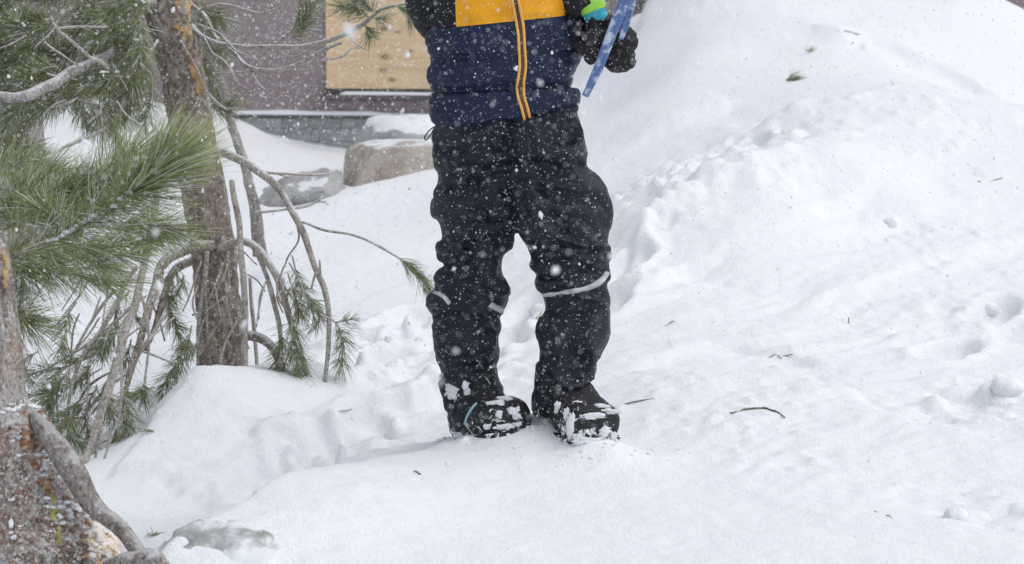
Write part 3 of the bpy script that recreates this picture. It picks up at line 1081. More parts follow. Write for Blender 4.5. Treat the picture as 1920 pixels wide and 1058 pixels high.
b8, o8 = br([(395, 280, 18), (420, 286, 17), (450, 300, 16), (490, 325, 15), (525, 360, 14), (545, 395, 13), (565, 430, 13), (580, 470, 12), (595, 510, 12), (610, 550, 11), (618, 600, 10), (615, 650, 9), (607, 720, 8)], 5.85, 5.6, None, 10, 0.004)
br([(470, 318, 5), (530, 325, 5), (600, 329, 5), (630, 320, 3)], 5.8, 5.95)
br([(520, 326, 4), (548, 336, 3)], 5.85)
b81, o81 = br([(566, 418, 5), (610, 432, 6), (660, 440, 5), (700, 455, 5), (735, 475, 4), (770, 503, 4), (800, 535, 3)], 5.72, 5.6)
br([(558, 418, 5), (560, 450, 4), (542, 482, 4), (535, 502, 3)], 5.73)
br([(594, 505, 6), (588, 528, 5), (584, 545, 4)], 5.66)
br([(408, 470, 16), (450, 455, 15), (480, 468, 16), (505, 495, 15), (525, 530, 14), (540, 580, 13), (552, 630, 12), (572, 680, 11), (586, 725, 10)], 5.8, 5.6, None, 10)
br([(480, 470, 9), (500, 520, 9), (512, 560, 10), (522, 610, 9), (526, 655, 8)], 5.75, 5.65)
br([(440, 640, 20), (470, 630, 19), (500, 642, 18), (518, 662, 16), (528, 690, 14)], 5.75, 5.6, M_BARK, 10)
br([(436, 340, 10), (444, 400, 12), (453, 470, 12), (459, 560, 12), (460, 640, 13), (459, 705, 13)], 5.66, 5.6, None, 10)
br([(425, 480, 5), (428, 540, 5), (432, 600, 5)], 5.72)
br([(470, 520, 6), (472, 570, 8), (478, 620, 8), (482, 690, 8)], 5.85)
br([(388, 470, 9), (384, 520, 10), (376, 570, 7), (372, 625, 6), (370, 690, 5)], 5.68)
br([(384, 530, 4), (388, 580, 4), (390, 650, 4)], 5.67)
br([(440, 556, 5), (415, 600, 6), (390, 635, 5), (366, 668, 5)], 5.66)
br([(456, 560, 5), (440, 610, 5), (420, 660, 5), (412, 692, 5)], 5.6)
br([(425, 555, 4), (395, 578, 4), (362, 590, 4)], 5.7)
br([(480, 500, 3), (470, 490, 3), (452, 470, 3)], 5.7)
br([(462, 515, 3), (480, 525, 3), (495, 546, 3)], 5.75)
# left lower limbs
l1, ol1 = br([(288, 330, 13), (290, 385, 14), (282, 440, 14), (266, 510, 15), (246, 590, 16), (218, 680, 17), (192, 760, 16), (170, 830, 14), (152, 890, 11)], 5.4, 5.15, None, 12)
br([(400, 462, 22), (365, 463, 22), (330, 475, 21), (303, 498, 20), (293, 535, 18), (278, 590, 16), (262, 640, 14), (243, 700, 12), (222, 780, 9)], 5.8, 5.45, M_BARK, 12)
br([(360, 487, 16), (335, 500, 16), (318, 520, 15), (308, 550, 13), (295, 600, 11), (272, 660, 9)], 5.8, 5.6, M_BARK, 12)
br([(258, 500, 9), (235, 530, 10), (215, 570, 10), (185, 625, 9), (155, 670, 8), (135, 730, 7), (128, 800, 6)], 5.5, 5.4)
br([(215, 545, 6), (180, 590, 6), (150, 640, 5), (130, 680, 4)], 5.6)
br([(250, 570, 6), (200, 620, 6), (150, 655, 6), (90, 690, 5), (50, 700, 4)], 5.6, 5.5)
br([(310, 590, 8), (285, 625, 8), (262, 660, 8), (240, 720, 8), (222, 780, 6)], 5.65, 5.5)
br([(250, 650, 5), (290, 665, 5), (330, 684, 4)], 5.6, 5.55)
br([(260, 545, 5), (270, 580, 6), (276, 630, 6), (275, 680, 5), (270, 728, 5)], 5.35)
br([(222, 650, 5), (230, 710, 6), (222, 780, 6), (205, 830, 5), (190, 880, 4)], 5.15)
br([(190, 770, 7), (182, 830, 7), (180, 870, 6), (170, 930, 5)], 5.2)
br([(240, 700, 6), (190, 740, 6), (150, 790, 6), (120, 830, 5)], 5.5, 5.4)
br([(220, 690, 5), (170, 725, 5), (140, 765, 5)], 5.5)
br([(288, 570, 4), (300, 600, 4), (310, 640, 3)], 5.7)

def spray(pts, Y, n, length, Y2=None, parent=None, mat=None, s0=0.2, spread=(25, 70), width=0.0013, tw=3.5, droop=0.15, per=6, tip_bias=1.0):
    """a leafy twig: bare stem plus its needles"""
    path, o = limb(parent or tree, Yp([(p[0], p[1], tw) for p in pts], Y, Y2), len(BR) * 2.1 + 5, M_TWIG, 5, 0.003)
    BR.append((path, o))
    N = Needles()
    N.add(brush(path, n, length, width, s0, 1.0, spread, tip_bias, droop))
    N.build(mat or M_NEEDLE, o)
    return path, o

# twig tips with foliage along the lower limbs
spray([(690, 452), (735, 475), (772, 503), (803, 540)], 5.6, 210, .062, 5.58, s0=.45, spread=(15, 50), droop=.25)
spray([(548, 480), (560, 520), (578, 560), (590, 600)], 5.7, 200, .060)
spray([(540, 510), (555, 560), (560, 590)], 5.66, 180, .058)
spray([(545, 590), (548, 640), (560, 700), (555, 725)], 5.6, 330, .070, s0=.1, droop=.3)
spray([(530, 610), (525, 660), (515, 705)], 5.62, 220, .065, droop=.3)
spray([(575, 560), (600, 590), (590, 615)], 5.66, 100, .05)
spray([(600, 590), (630, 605), (645, 640), (638, 690)], 5.62, 200, .055, s0=.25, droop=.3)
spray([(630, 605), (655, 600)], 5.62, 40, .045)
spray([(330, 500), (318, 540), (322, 590)], 5.7, 260, .060, s0=.0)
spray([(345, 515), (335, 545), (310, 570)], 5.72, 160, .055, s0=.0)
spray([(320, 580), (335, 620), (340, 660)], 5.7, 190, .055, s0=.0)
spray([(372, 640), (345, 665), (318, 700), (305, 735)], 5.62, 260, .062, s0=.05, droop=.25)
spray([(360, 610), (350, 650), (330, 690)], 5.64, 160, .055)
spray([(272, 722), (270, 745)], 5.35, 150, .052, s0=0, spread=(20, 85))
spray([(290, 725), (262, 735), (240, 750)], 5.4, 120, .05)
spray([(232, 730), (238, 790), (232, 845)], 5.3, 330, .060, s0=0)
spray([(205, 745), (215, 800), (205, 850)], 5.35, 230, .06, s0=0)
spray([(175, 870), (178, 900), (180, 925)], 5.2, 150, .05, s0=0, droop=.3)
spray([(215, 640), (170, 670), (110, 690), (55, 700)], 5.55, 260, .062, s0=.1)
spray([(230, 620), (190, 640), (150, 670)], 5.6, 170, .060, s0=.1)
spray([(190, 690), (140, 720), (85, 735), (50, 745)], 5.5, 250, .062, s0=.1)
spray([(160, 750), (130, 780), (95, 790)], 5.45, 200, .06, s0=.1)
spray([(130, 790), (150, 830), (165, 880)], 5.4, 190, .06, s0=.1)
spray([(180, 720), (160, 780), (175, 830)], 5.45, 200, .06, s0=0)
spray([(110, 700), (90, 740), (95, 790)], 5.5, 200, .06, s0=0)
# foliage right of the upper trunk and along the pale branch
spray([(360, -10), (385, 20), (410, 30)], 6.0, 260, .075, s0=0)
spray([(365, 30), (395, 55), (400, 85)], 6.05, 170, .07, s0=0)
spray([(370, 110), (395, 140), (410, 180)], 6.0, 220, .075, s0=0)
spray([(385, 190), (410, 205), (425, 200)], 6.0, 140, .075, s0=0, spread=(15, 60))
spray([(375, 80), (400, 100), (420, 95)], 6.0, 130, .065, s0=0)
spray([(552, 60), (575, 40), (590, 5)], 5.75, 240, .065, s0=0)
spray([(545, 75), (565, 50), (575, 20)], 5.75, 120, .06, s0=0)
spray([(700, 35), (670, 20), (640, 15)], 5.5, 170, .06, s0=.1)
spray([(705, 30), (690, 10), (670, -10)], 5.5, 170, .06, s0=.1)
spray([(680, 45), (692, 62), (695, 75)], 5.5, 90, .045, s0=.1)
spray([(700, 30), (715, 35), (722, 30)], 5.5, 60, .045, s0=.1)
spray([(740, 10), (760, 20), (768, 38)], 5.45, 90, .045, s0=.1, spread=(10, 45))
spray([(400, 130), (410, 118), (425, 112)], 5.75, 60, .04, s0=.1)
# dense crown at the upper left
rs = random.Random(3)
for i in range(165):
    x, y = rs.uniform(-60, 285), rs.uniform(-70, 235)
    if x > 60 and 190 < y or (110 < x < 235 and -5 < y < 45 and rs.random() < .7):
        continue
    a = rs.uniform(math.radians(120), math.radians(250))
    L = rs.uniform(40, 85)
    pts = [(x, y), (x + L * .5 * math.cos(a), y + L * .5 * -math.sin(a) + 5), (x + L * math.cos(a), y - L * math.sin(a) + 18)]
    sp_, so_ = spray(pts, rs.uniform(5.35, 6.3), rs.randint(190, 280), .066, s0=.05, spread=(20, 75))
    if i % 2 == 0:
        snow_bits(sp_ + np.array([0, -.02, .01]), 6, .0036, so_, None, i, 1.5)
for pts, n in (([(255, 35), (250, 70), (240, 100)], 170), ([(262, 30), (262, 70), (265, 110)], 120), ([(150, 140), (150, 190), (165, 230)], 200), ([(140, 165), (170, 200), (195, 250)], 190),
               ([(190, 200), (215, 240), (225, 290)], 150), ([(270, 130), (250, 160), (240, 200)], 170), ([(285, 150), (280, 190), (270, 230)], 160), ([(20, 290), (45, 310), (80, 300)], 200), ([(0, 250), (20, 270), (60, 275)], 170),
               ([(130, 150), (105, 190), (90, 200)], 120), ([(210, 160), (200, 200), (180, 235)], 140)):
    spray(pts, rs.uniform(5.35, 5.7), n, .07, s0=.05)
for i in range(64):                              # fine dead twigs among the limbs
    if i < 20:
        x, y, Yt = rs.uniform(70, 340), rs.uniform(480, 760), rs.uniform(5.3, 5.75)
        dx, dy = rs.uniform(-75, 15), rs.uniform(50, 130)
    elif i < 28:
        x, y, Yt = rs.uniform(365, 455), rs.uniform(440, 600), rs.uniform(5.6, 5.7)
        dx, dy = rs.uniform(-50, 40), rs.uniform(50, 120)
    elif i < 38:
        x, y, Yt = rs.uniform(470, 600), rs.uniform(480, 600), rs.uniform(5.6, 5.75)
        dx, dy = rs.uniform(-20, 45), rs.uniform(40, 100)
    else:
        x, y, Yt = rs.uniform(0, 290), rs.uniform(0, 220), rs.uniform(5.3, 5.7)
        dx, dy = rs.uniform(-70, 70), rs.uniform(-20, 70)
    br([(x, y, 4), (x + dx * .4 + rs.uniform(-8, 8), y + dy * .45, 4), (x + dx, y + dy, 2.5)], Yt, Yt - .03, None, 5, 0.006)
for k in range(16):
    x, y = rs.uniform(60, 330), rs.uniform(520, 800)
    spray([(x, y), (x - rs.uniform(5, 30), y + 25), (x - rs.uniform(0, 45), y + rs.uniform(40, 65))], rs.uniform(5.35, 5.75), 110, .055, s0=.1, droop=.2)
for k, (p_, o_) in enumerate([(b_rt, o_rt), (b_rt2, o_rt2), (b_left, o_left), (b8, o8), (b_rt3, o_rt3)]):
    snow_bits(p_, 26, 0.0032, o_, None, k)

# ------------------------------------------------------------------ two slender trunks further back
dead = empty("dead_sapling", on_ground(486, 402))
tag(dead, "thin grey dead sapling standing behind the leaning pine, before the house", "dead tree")
path, r, (V, F) = ptube([(398, 60, 7.4, 13), (415, 150, 7.4, 15), (428, 200, 7.4, 16), (440, 250, 7.4, 17), (458, 310, 7.4, 18), (474, 370, 7.4, 20), (482, 420, 7.4, 24), (486, 480, 7.4, 28)], 4.4, 14, 6, 0.15, 0.004)
mesh_obj("trunk", V, F, M_GREYBARK, dead)
path, r, (V, F) = ptube([(478, 398, 7.35, 6), (530, 394, 7.3, 5), (580, 384, 7.3, 5), (605, 370, 7.3, 4)], 4.9, 6, 6, 0.1, 0.004)
bo = mesh_obj("branch", V, F, M_TWIG, dead)
for q in ([(590, 380), (612, 378)], [(598, 376), (616, 384)]):
    path, r, (V, F) = ptube([(q[0][0], q[0][1], 7.3, 3), (q[1][0], q[1][1], 7.3, 2)], 2.9, 5, 4, 0.1)
    mesh_obj("twig", V, F, M_TWIG, bo)

back = empty("pine_tree", on_ground(30, 400))
tag(back, "grey-barked pine trunk at the left edge, behind the foliage", "pine tree")
path, r, (V, F) = ptube([(-10, -260, 7.6, 92), (5, -60, 7.6, 94), (18, 60, 7.6, 96), (26, 180, 7.6, 104), (30, 280, 7.6, 108), (32, 380, 7.6, 116), (32, 470, 7.6, 130)], 9.4, 28, 8, 0.14, 0.0, 20)
mesh_obj("trunk", V, F, M_GREYBARK, back)
for q in ([(30, -40), (90, -10), (150, 20)], [(20, 10), (60, 45), (100, 40)], [(10, 60), (60, 90), (120, 100)], [(60, 10), (90, 40), (130, 70)]):
    spray(q, 7.3, 170, .09, parent=back, s0=.05)

# ------------------------------------------------------------------ the gnarled trunk in the left foreground
NY = 4.05
M_LIMB = bark_material("limb_bark", (0.13, 0.11, 0.10), (0.25, 0.22, 0.20), (0.36, 0.325, 0.30), None, 0, 1.2, 0.35)
near = empty("gnarled_pine", P(60, 1150, NY))
tag(near, "gnarled weathered pine trunk with torn orange wood in the left foreground", "pine tree")
L_ = [(-70, 440), (-78, 500), (-85, 600), (-95, 700), (-110, 780), (-140, 850), (-170, 930), (-200, 1010), (-220, 1100), (-240, 1190)]
R_ = [(4, 452), (16, 475), (30, 570), (42, 660), (50, 745), (92, 790), (128, 870), (178, 955), (236, 1030), (262, 1120)]
def loft_lr(L, R, depth, Y, dY=None, per=5, sides=40, e=2.2, prof=None):
    """skin through paired left/right outline points; depth: half depth as share of half width (or list of metres)"""
    n = len(L)
    rows = []
    for i in range(n):
        y0 = Y + (0 if dY is None else dY[i])
        a, b = P(*L[i], y0), P(*R[i], y0)
        hwid = np.linalg.norm(b - a) / 2
        dd = depth[i] if isinstance(depth, (list, tuple)) else depth * hwid
        rows.append(np.concatenate([a, b, [dd]]))
    c = catmull(rows, per)
    V, F = [], []
    ang = np.linspace(0, 2 * math.pi, sides, endpoint=False)
    sp = lambda t: np.sign(t) * np.abs(t) ** (2 / e)
    for q in c:
        a, b, dd = q[:3], q[3:6], q[6]
        ctr, hv = (a + b) / 2, (b - a) / 2
        V.append(ctr + sp(np.cos(ang))[:, None] * hv + sp(np.sin(ang))[:, None] * np.array([0, dd, 0]))
    V = np.concatenate(V)
    m_ = len(c)
    for i in range(m_ - 1):
        for j in range(sides):
            p, q = i * sides + j, i * sides + (j + 1) % sides
            F.append((p, q, q + sides, p + sides))
    F.append(tuple(range(sides - 1, -1, -1)))
    F.append(tuple((m_ - 1) * sides + j for j in range(sides)))
    return V, F
V, F = loft_lr(L_, R_, 0.8, NY, None, 12, 90)
d = fbm(V * 9 + 3.3, 4) * 0.012 + np.abs(fbm(V * np.array([40, 40, 22]) + 1.3, 3)) * 0.016
low = sstep(0.25, -0.1, V[:, 2])
cen = V.copy()
cen[:, 0] = -0.86
nrm = V - np.array([-0.9, NY + .1, 0]) * np.array([1, 1, 0]) - np.array([0, 0, 1]) * V[:, 2:3]
nrm /= np.linalg.norm(nrm, axis=1)[:, None] + 1e-6
V = V + nrm * (d * (0.4 + 0.9 * low))[:, None]
ntrunk = mesh_obj("trunk", V, F, M_NEARBARK, near)
path, kn = limb(near, [(52, 770, 4.02, 20), (84, 808, 3.98, 36), (116, 852, 3.96, 46), (142, 892, 3.95, 47), (167, 937, 3.95, 42), (187, 960, 3.94, 34), (220, 985, 3.92, 32), (245, 1015, 3.9, 30), (270, 1055, 3.88, 29), (285, 1100, 3.87, 32)], 6.1, M_LIMB, 22, 0.0, 10, 0.10)
path, kn2 = limb(near, [(215, 1075, 3.9, 60), (250, 1058, 3.86, 54), (280, 1050, 3.84, 44), (300, 1058, 3.83, 30), (318, 1075, 3.83, 22)], 7.7, M_NEARBARK, 20, 0.0, 8, 0.3)
m = Mat("torn_wood", 0.75, 0.2)
st = m.mapping((26, 26, 5), (0, math.radians(55), 0))
a = m.noise(2.2, 6, 0.65, st)
m.set('Base Color', m.ramp(a, [(0.3, (0.22, 0.11, 0.05)), (0.40, (0.55, 0.34, 0.16)), (0.46, (0.74, 0.60, 0.42)), (0.52, (0.84, 0.79, 0.72)), (0.6, (0.88, 0.88, 0.88))]))
m.bump(a, 0.9, 0.01)
M_TORN = m.m
m = Mat("resin_gash", 0.6, 0.3)
a = m.noise(55, 6, 0.7)
m.set('Base Color', m.ramp(a, [(0.3, (0.04, 0.022, 0.018)), (0.42, (0.20, 0.085, 0.045)), (0.50, (0.36, 0.19, 0.10)), (0.58, (0.48, 0.42, 0.37)), (0.66, (0.8, 0.8, 0.82))]))
m.bump(a, 1.0, 0.012)
M_GASH = m.m
m = Mat("lichen_resin", 0.8, 0.2)
a = m.noise(60, 5, 0.65)
m.set('Base Color', m.ramp(a, [(0.35, (0.14, 0.11, 0.07)), (0.5, (0.38, 0.33, 0.13)), (0.62, (0.52, 0.46, 0.20)), (0.74, (0.55, 0.53, 0.48))]))
m.bump(a, 1.0, 0.01)
M_LICHEN = m.m
def _band(keys):
    ys = [k[1] for k in keys]
    def fn(u, v):
        py = ys[0] + u * (ys[-1] - ys[0])
        c = np.interp(py, ys, [k[0] for k in keys]) + 7 * float(fbm([[py * .09, keys[0][0], 2]], 3)[0])
        w = np.interp(py, ys, [k[2] for k in keys]) * (1 + .7 * float(fbm([[py * .14, keys[0][0], 9 + 2 * (v > .5)]], 3)[0]))
        return c + (v - .5) * w, py
    return fn
surface_patch("resin_gash", _band([(58, 770, 60), (62, 800, 68), (68, 850, 58), (82, 890, 42), (96, 925, 14)]), 40, 16, ntrunk, 0.004, M_GASH, ntrunk, 0.010, 3)
surface_patch("bark_tear", _band([(3, 468, 10), (8, 490, 16), (10, 530, 12), (12, 545, 4)]), 14, 5, ntrunk, 0.003, M_BARED, ntrunk, 0.004, 5)
surface_patch("lichen_streak", _band([(92, 905, 14), (96, 940, 22), (102, 980, 24), (108, 1010, 16), (112, 1030, 6)]), 30, 8, ntrunk, 0.003, M_LICHEN, ntrunk, 0.008, 7)
surface_patch("torn_wood", _band([(180, 978, 24), (192, 1000, 62), (206, 1030, 86), (214, 1062, 96), (220, 1090, 90)]), 36, 26, ntrunk, 0.006, M_TORN, ntrunk, 0.008, 9)
for k in range(26):                              # raised splinters
    px, py = rs.uniform(172, 238), rs.uniform(985, 1055)
    q = Vector(P(px, py, 4) - CAM).normalized()
    bvh_ = BVHTree.FromPolygons([v.co.copy() for v in ntrunk.data.vertices], [p.vertices[:] for p in ntrunk.data.polygons]) if k == 0 else bvh_
    hit, nr, _, _ = bvh_.ray_cast(Vector(CAM), q)
    if hit is None:
        continue
    a0 = np.array(hit) + [0, -.004, 0]
    d_ = np.array([rs.uniform(.5, 1), rs.uniform(-.5, 0), rs.uniform(-.7, .1)])
    L_s = rs.uniform(.012, .035)
    V, F = tube(np.array([a0 - d_ * L_s * .5, a0, a0 + d_ * L_s * .6]), [.0012, .0024, .0005], 5, .3, k)
    mesh_obj("splinter", V, F, M_TORN, ntrunk, False)
# loose bark scales clinging to the lower trunk
me_ = ntrunk.data
bvh = BVHTree.FromPolygons([v.co.copy() for v in me_.vertices], [p.vertices[:] for p in me_.polygons])
M_SCALE = plain("bark_scale", (0.25, 0.165, 0.125), 0.9, 0.6, 90, 0.6)
M_SCALE2 = plain("grey_scale", (0.42, 0.39, 0.37), 0.9, 0.5, 90, 0.6)
for mat_, cnt, y0 in ((M_SCALE, 340, 800), (M_SCALE2, 420, 770)):
    ac = Acc()
    for k in range(cnt):
        px = rs.uniform(0, 245)
        py = rs.uniform(y0, 1058)
        q = Vector(P(px, py, 4) - CAM).normalized()
        hit, nr, _, _ = bvh.ray_cast(Vector(CAM), q)
        if hit is None or (60 < px < 150 and py < 930 and rs.random() < .7):
            continue
        if nr.dot(q) > 0:
            nr = -nr
        s = rs.uniform(.002, .006)
        ax = nr.orthogonal().normalized()
        ax.rotate(Matrix.Rotation(rs.uniform(0, 6.28), 3, nr))
        ay = nr.cross(ax)
        vs = [hit + nr * rs.uniform(.001, .006) + ax * s * math.cos(t) * rs.uniform(.6, 1.3) + ay * s * .6 * math.sin(t) * rs.uniform(.6, 1.3) for t in (0, 1.1, 2.2, 3.3, 4.2, 5.2)]
        vs2 = [v - nr * .006 for v in vs]
        ac.add([tuple(v) for v in vs + vs2], [(0, 1, 2, 3, 4, 5)] + [(i, i + 6, (i + 1) % 6 + 6, (i + 1) % 6) for i in range(6)])
    o = ac.build("bark_scales", mat_, ntrunk, False)
    o["kind"] = "stuff"
ac = Acc()
for k in range(150):
    px, py = rs.choice([(rs.gauss(50, 22), rs.gauss(765, 8)), (rs.gauss(140, 20), rs.gauss(950, 20)), (rs.uniform(20, 230), rs.uniform(780, 1050)), (rs.gauss(85, 8), rs.gauss(870, 25))])
    q = Vector(P(px, py, 4) - CAM).normalized()
    hit, nr, _, _ = bvh.ray_cast(Vector(CAM), q)
    if hit is None:
        continue
    s = rs.uniform(.0012, .0048)
    V, F = superellipsoid((0, 0, 0), (1, 1, 1), 2, 10, 7)
    ac.add(V * (1 + .7 * fbm(V * 1.8 + k * 3.1, 2))[:, None] * np.array([s * 1.6, s, s * .8]) + np.array(hit), F)
o = ac.build("snow_pad", M_SNOW, ntrunk)
o["kind"] = "stuff"

# the big leafy branch that reaches across from the left, close to the lens
bp, bo = limb(near, [(-70, 560, 4.1, 16), (-30, 520, 4.12, 15), (0, 492, 4.15, 14), (60, 466, 4.18, 13), (110, 446, 4.2, 12), (170, 414, 4.2, 12), (230, 374, 4.2, 11), (270, 340, 4.2, 9), (297, 320, 4.2, 6)], 3.1, M_TWIG, 10, 0.002)
N = Needles()
N.add(brush(bp, 1000, .105, .00125, .25, .97, (30, 85), 1.0, .05))
N.add(brush(bp, 700, .150, .00125, .80, 1.0, (18, 70), 1.0, .03))
N.add(brush(bp, 620, .150, .0012, .93, 1.0, (5, 62), 1.0, .03))
N.build(M_NEEDLE_NEAR, bo)
snow_bits(bp[22:], 70, 0.0048, bo, None, 31, 2.5)
def nspray(pts, Y, n, length, **kw):
    n = int(n * 1.25)
    return spray(pts, Y, n, length, parent=near, mat=M_NEEDLE_NEAR, width=.0012, **kw)
nspray([(105, 446), (105, 420), (90, 398), (65, 392)], 4.2, 170, .09, s0=.2)
nspray([(20, 420), (60, 380), (120, 350)], 4.35, 330, .10, s0=0)
nspray([(-20, 380), (40, 360), (90, 330)], 4.4, 300, .10, s0=0)
nspray([(60, 420), (120, 390), (180, 350)], 4.35, 330, .11, s0=0)
nspray([(120, 380), (190, 340), (240, 290)], 4.35, 330, .12, s0=0, spread=(15, 60))
nspray([(-20, 500), (40, 500), (100, 510)], 4.25, 260, .09, s0=0)
nspray([(60, 470), (130, 480), (200, 500)], 4.3, 260, .09, s0=0)
nspray([(100, 500), (160, 520), (220, 530)], 4.4, 170, .09, s0=0, spread=(15, 50))
nspray([(160, 470), (230, 460), (300, 440)], 4.5, 260, .09, s0=0, spread=(15, 60))
nspray([(200, 430), (270, 420), (330, 430)], 4.45, 280, .10, s0=0, spread=(15, 60))
nspray([(-10, 560), (30, 590), (60, 610)], 4.15, 230, .095, s0=.1, spread=(20, 75))
nspray([(20, 460), (40, 520), (45, 560)], 4.2, 120, .09, s0=.2)
nspray([(-20, 330), (50, 300), (120, 320)], 4.6, 240, .08, s0=0)
nspray([(40, 440), (20, 400), (30, 350)], 4.4, 200, .08, s0=0)
nspray([(150, 440), (140, 400), (160, 350)], 4.4, 200, .09, s0=0)
nspray([(200, 400), (190, 350), (210, 300)], 4.4, 180, .09, s0=0)
nspray([(110, 450), (170, 470), (250, 480)], 4.35, 200, .08, s0=0)
# a second trunk section to the left carries this branch out of frame
near2, _o = limb(near, [(-60, 700, 4.05, 40), (-90, 620, 4.08, 34), (-70, 555, 4.1, 22), (-40, 528, 4.12, 14)], 2.2, M_GREYBARK, 12, 0.0, 6, 0.1)

# ------------------------------------------------------------------ the person
PY = 5.0
gfeet = gz(P(985, 835, PY)[0], PY)
person = empty("person", (P(985, 835, PY)[0], PY, gfeet))
tag(person, "person in black snow trousers and orange and navy padded jacket, walking on the snow", "person")
M_PANTS = fabric_material("black_shell_fabric", (0.0125, 0.0155, 0.026), 0.5, 0.25)
M_NAVY = fabric_material("navy_padded_fabric", (0.008, 0.016, 0.046), 0.52, 0.3)
M_BLACK = fabric_material("black_padded_fabric", (0.007, 0.008, 0.011), 0.55, 0.3)
M_ORANGE = fabric_material("orange_fabric", (0.80, 0.36, 0.010), 0.6, 0.12)
M_PIPE = plain("orange_piping", (0.80, 0.42, 0.11), 0.6)
M_ZIP = plain("brown_zip", (0.10, 0.055, 0.03), 0.5)
M_REFL = plain("reflective_tape", (0.52, 0.53, 0.56), 0.45, 0.2, 60)
M_SKIN = plain("skin", (0.56, 0.36, 0.27), 0.55, 0.06, 20, 0.05)
M_LIME = fabric_material("lime_cuff", (0.30, 0.62, 0.06), 0.6, 0.35)
M_CYAN = fabric_material("cyan_cuff", (0.03, 0.33, 0.43), 0.6, 0.35)
M_BLUE = None

def pair(pts):
    return [(a, b) for a, b, c, d in pts], [(c, d) for a, b, c, d in pts]

# left trouser leg (as seen), outer edge / inner edge
LL, LR = pair([(818, 196, 985, 196), (814, 234, 995, 234), (811, 268, 1002, 268), (814, 302, 1006, 302), (821, 343, 1004, 340), (810, 379, 996, 376), (811, 404, 984, 402), (821, 413, 978, 418), (824, 447, 966, 442), (817, 461, 958, 460),
               (820, 486, 944, 487), (831, 493, 943, 495), (821, 503, 945, 512), (814, 520, 955, 530), (815, 536, 961, 540), (816, 545, 959, 556), (801, 560, 948, 580), (803, 578, 934, 593), (813, 602, 937, 610), (810, 622, 934, 634), (811, 654, 936, 650), (815, 681, 940, 669), (824, 698, 934, 686), (827, 716, 938, 712), (834, 744, 944, 735), (842, 780, 946, 755), (850, 812, 925, 795)])
RL, RR = pair([(950, 185, 1074, 185), (942, 230, 1090, 232), (938, 270, 1104, 278), (938, 296, 1105, 295), (940, 312, 1101, 312), (942, 335, 1120, 328), (944, 360, 1138, 356), (948, 390, 1147, 391), (958, 415, 1148, 420), (971, 440, 1146, 432), (988, 469, 1144, 452), (997, 483, 1150, 480),
               (994, 499, 1139, 499), (1008, 516, 1141, 508), (1001, 532, 1145, 524), (1005, 544, 1138, 536), (1018, 558, 1140, 546), (1019, 582, 1146, 568), (1005, 611, 1145, 606), (1003, 633, 1137, 640), (1007, 655, 1126, 658), (1006, 687, 1117, 682), (1002, 711, 1114, 700), (1003, 734, 1108, 716), (1004, 752, 1112, 740)])
acc = Acc()
n = len(LL)
acc.add(*loft_lr(LL, LR, 0.84, PY + 0.02, [0.0 + 0.01 * math.sin(i * .4) for i in range(n)], 4, 44, 2.3))
n = len(RL)
acc.add(*loft_lr(RL, RR, 0.86, PY - 0.005, [-0.035 * i / n for i in range(n)], 4, 44, 2.3))
pm = remeshed(acc, 0.0045, 3)
v, nn = get_vn(pm)
zz = v[:, 2]
w1 = np.stack([vnoise(v * 6 + q) for q in (0, 30, 60)], 1) * 0.05
q = v + w1
horiz = fbm(q * np.array([7, 7, 30]) + 4.0, 3, 0.45)
diag = fbm(np.stack([(q[:, 0] + q[:, 2]) * 16, q[:, 1] * 8, (q[:, 0] - q[:, 2]) * 6], 1) + 9, 3, 0.45)
ridge = 1 - np.abs(horiz) * 2.4
shin = sstep(0.42, 0.30, zz)
big = fbm(np.stack([q[:, 0] * 9 + q[:, 2] * 4, q[:, 1] * 9, q[:, 2] * 15], 1) + 20, 2)
disp = 0.026 * np.clip(1 - np.abs(big) * 3.2, 0, 1) - 0.010 + 0.006 * ridge * (0.45 + 0.55 * shin) + 0.018 * diag * (1 - 0.5 * shin)
# crease between the thighs and radiating pulls from the crotch
cx = P(970, 436, PY)
face = 0.28 + 0.72 * np.clip(-nn[:, 1], 0, 1) ** 1.2
set_v(pm, v + nn * (disp * face)[:, None] - nn * 0.002)
pants = link_mesh("snow_trousers", pm, M_PANTS, person)
pants_bvh = BVHTree.FromPolygons([x.co.copy() for x in pm.vertices], [p.vertices[:] for p in pm.polygons])

def cast(bvh, px, py, lift=0.0, guess=PY):
    d = Vector(P(px, py, 5) - CAM).normalized()
    hit, nr, _, _ = bvh.ray_cast(Vector(CAM), d)
    if hit is None:
        return P(px, py, guess), np.array([0, -1, 0])
    if nr.dot(d) > 0:
        nr = -nr
    return np.array(hit + nr * lift), np.array(nr)

def ribbon(name, bvh, keys, mat, parent, per=10, lift=0.002, cols=4, thick=0.002, jit=0.0):
    """strip laid on the cloth: keys are (px, py, width px, tilt) with width measured across the path"""
    c = catmull([np.array(k, float) for k in keys], per)
    t = np.gradient(c[:, :2], axis=0)
    t /= np.linalg.norm(t, axis=1)[:, None]
    nrm2 = np.stack([-t[:, 1], t[:, 0]], 1)
    V, F = [], []
    for i, k in enumerate(c):
        for j in range(cols + 1):
            s = (j / cols - .5) * k[2]
            p, nr = cast(bvh, k[0] + nrm2[i, 0] * s, k[1] + nrm2[i, 1] * s, lift * (0.2 if j in (0, cols) else 1))
            V.append(p)
    for i in range(len(c) - 1):
        for j in range(cols):
            a = i * (cols + 1) + j
            F.append((a, a + 1, a + cols + 2, a + cols + 1))
    o = mesh_obj(name, V, F, mat, parent)
    s = o.modifiers.new("solid", 'SOLIDIFY')
    s.thickness = thick
    s.offset = 0
    return o

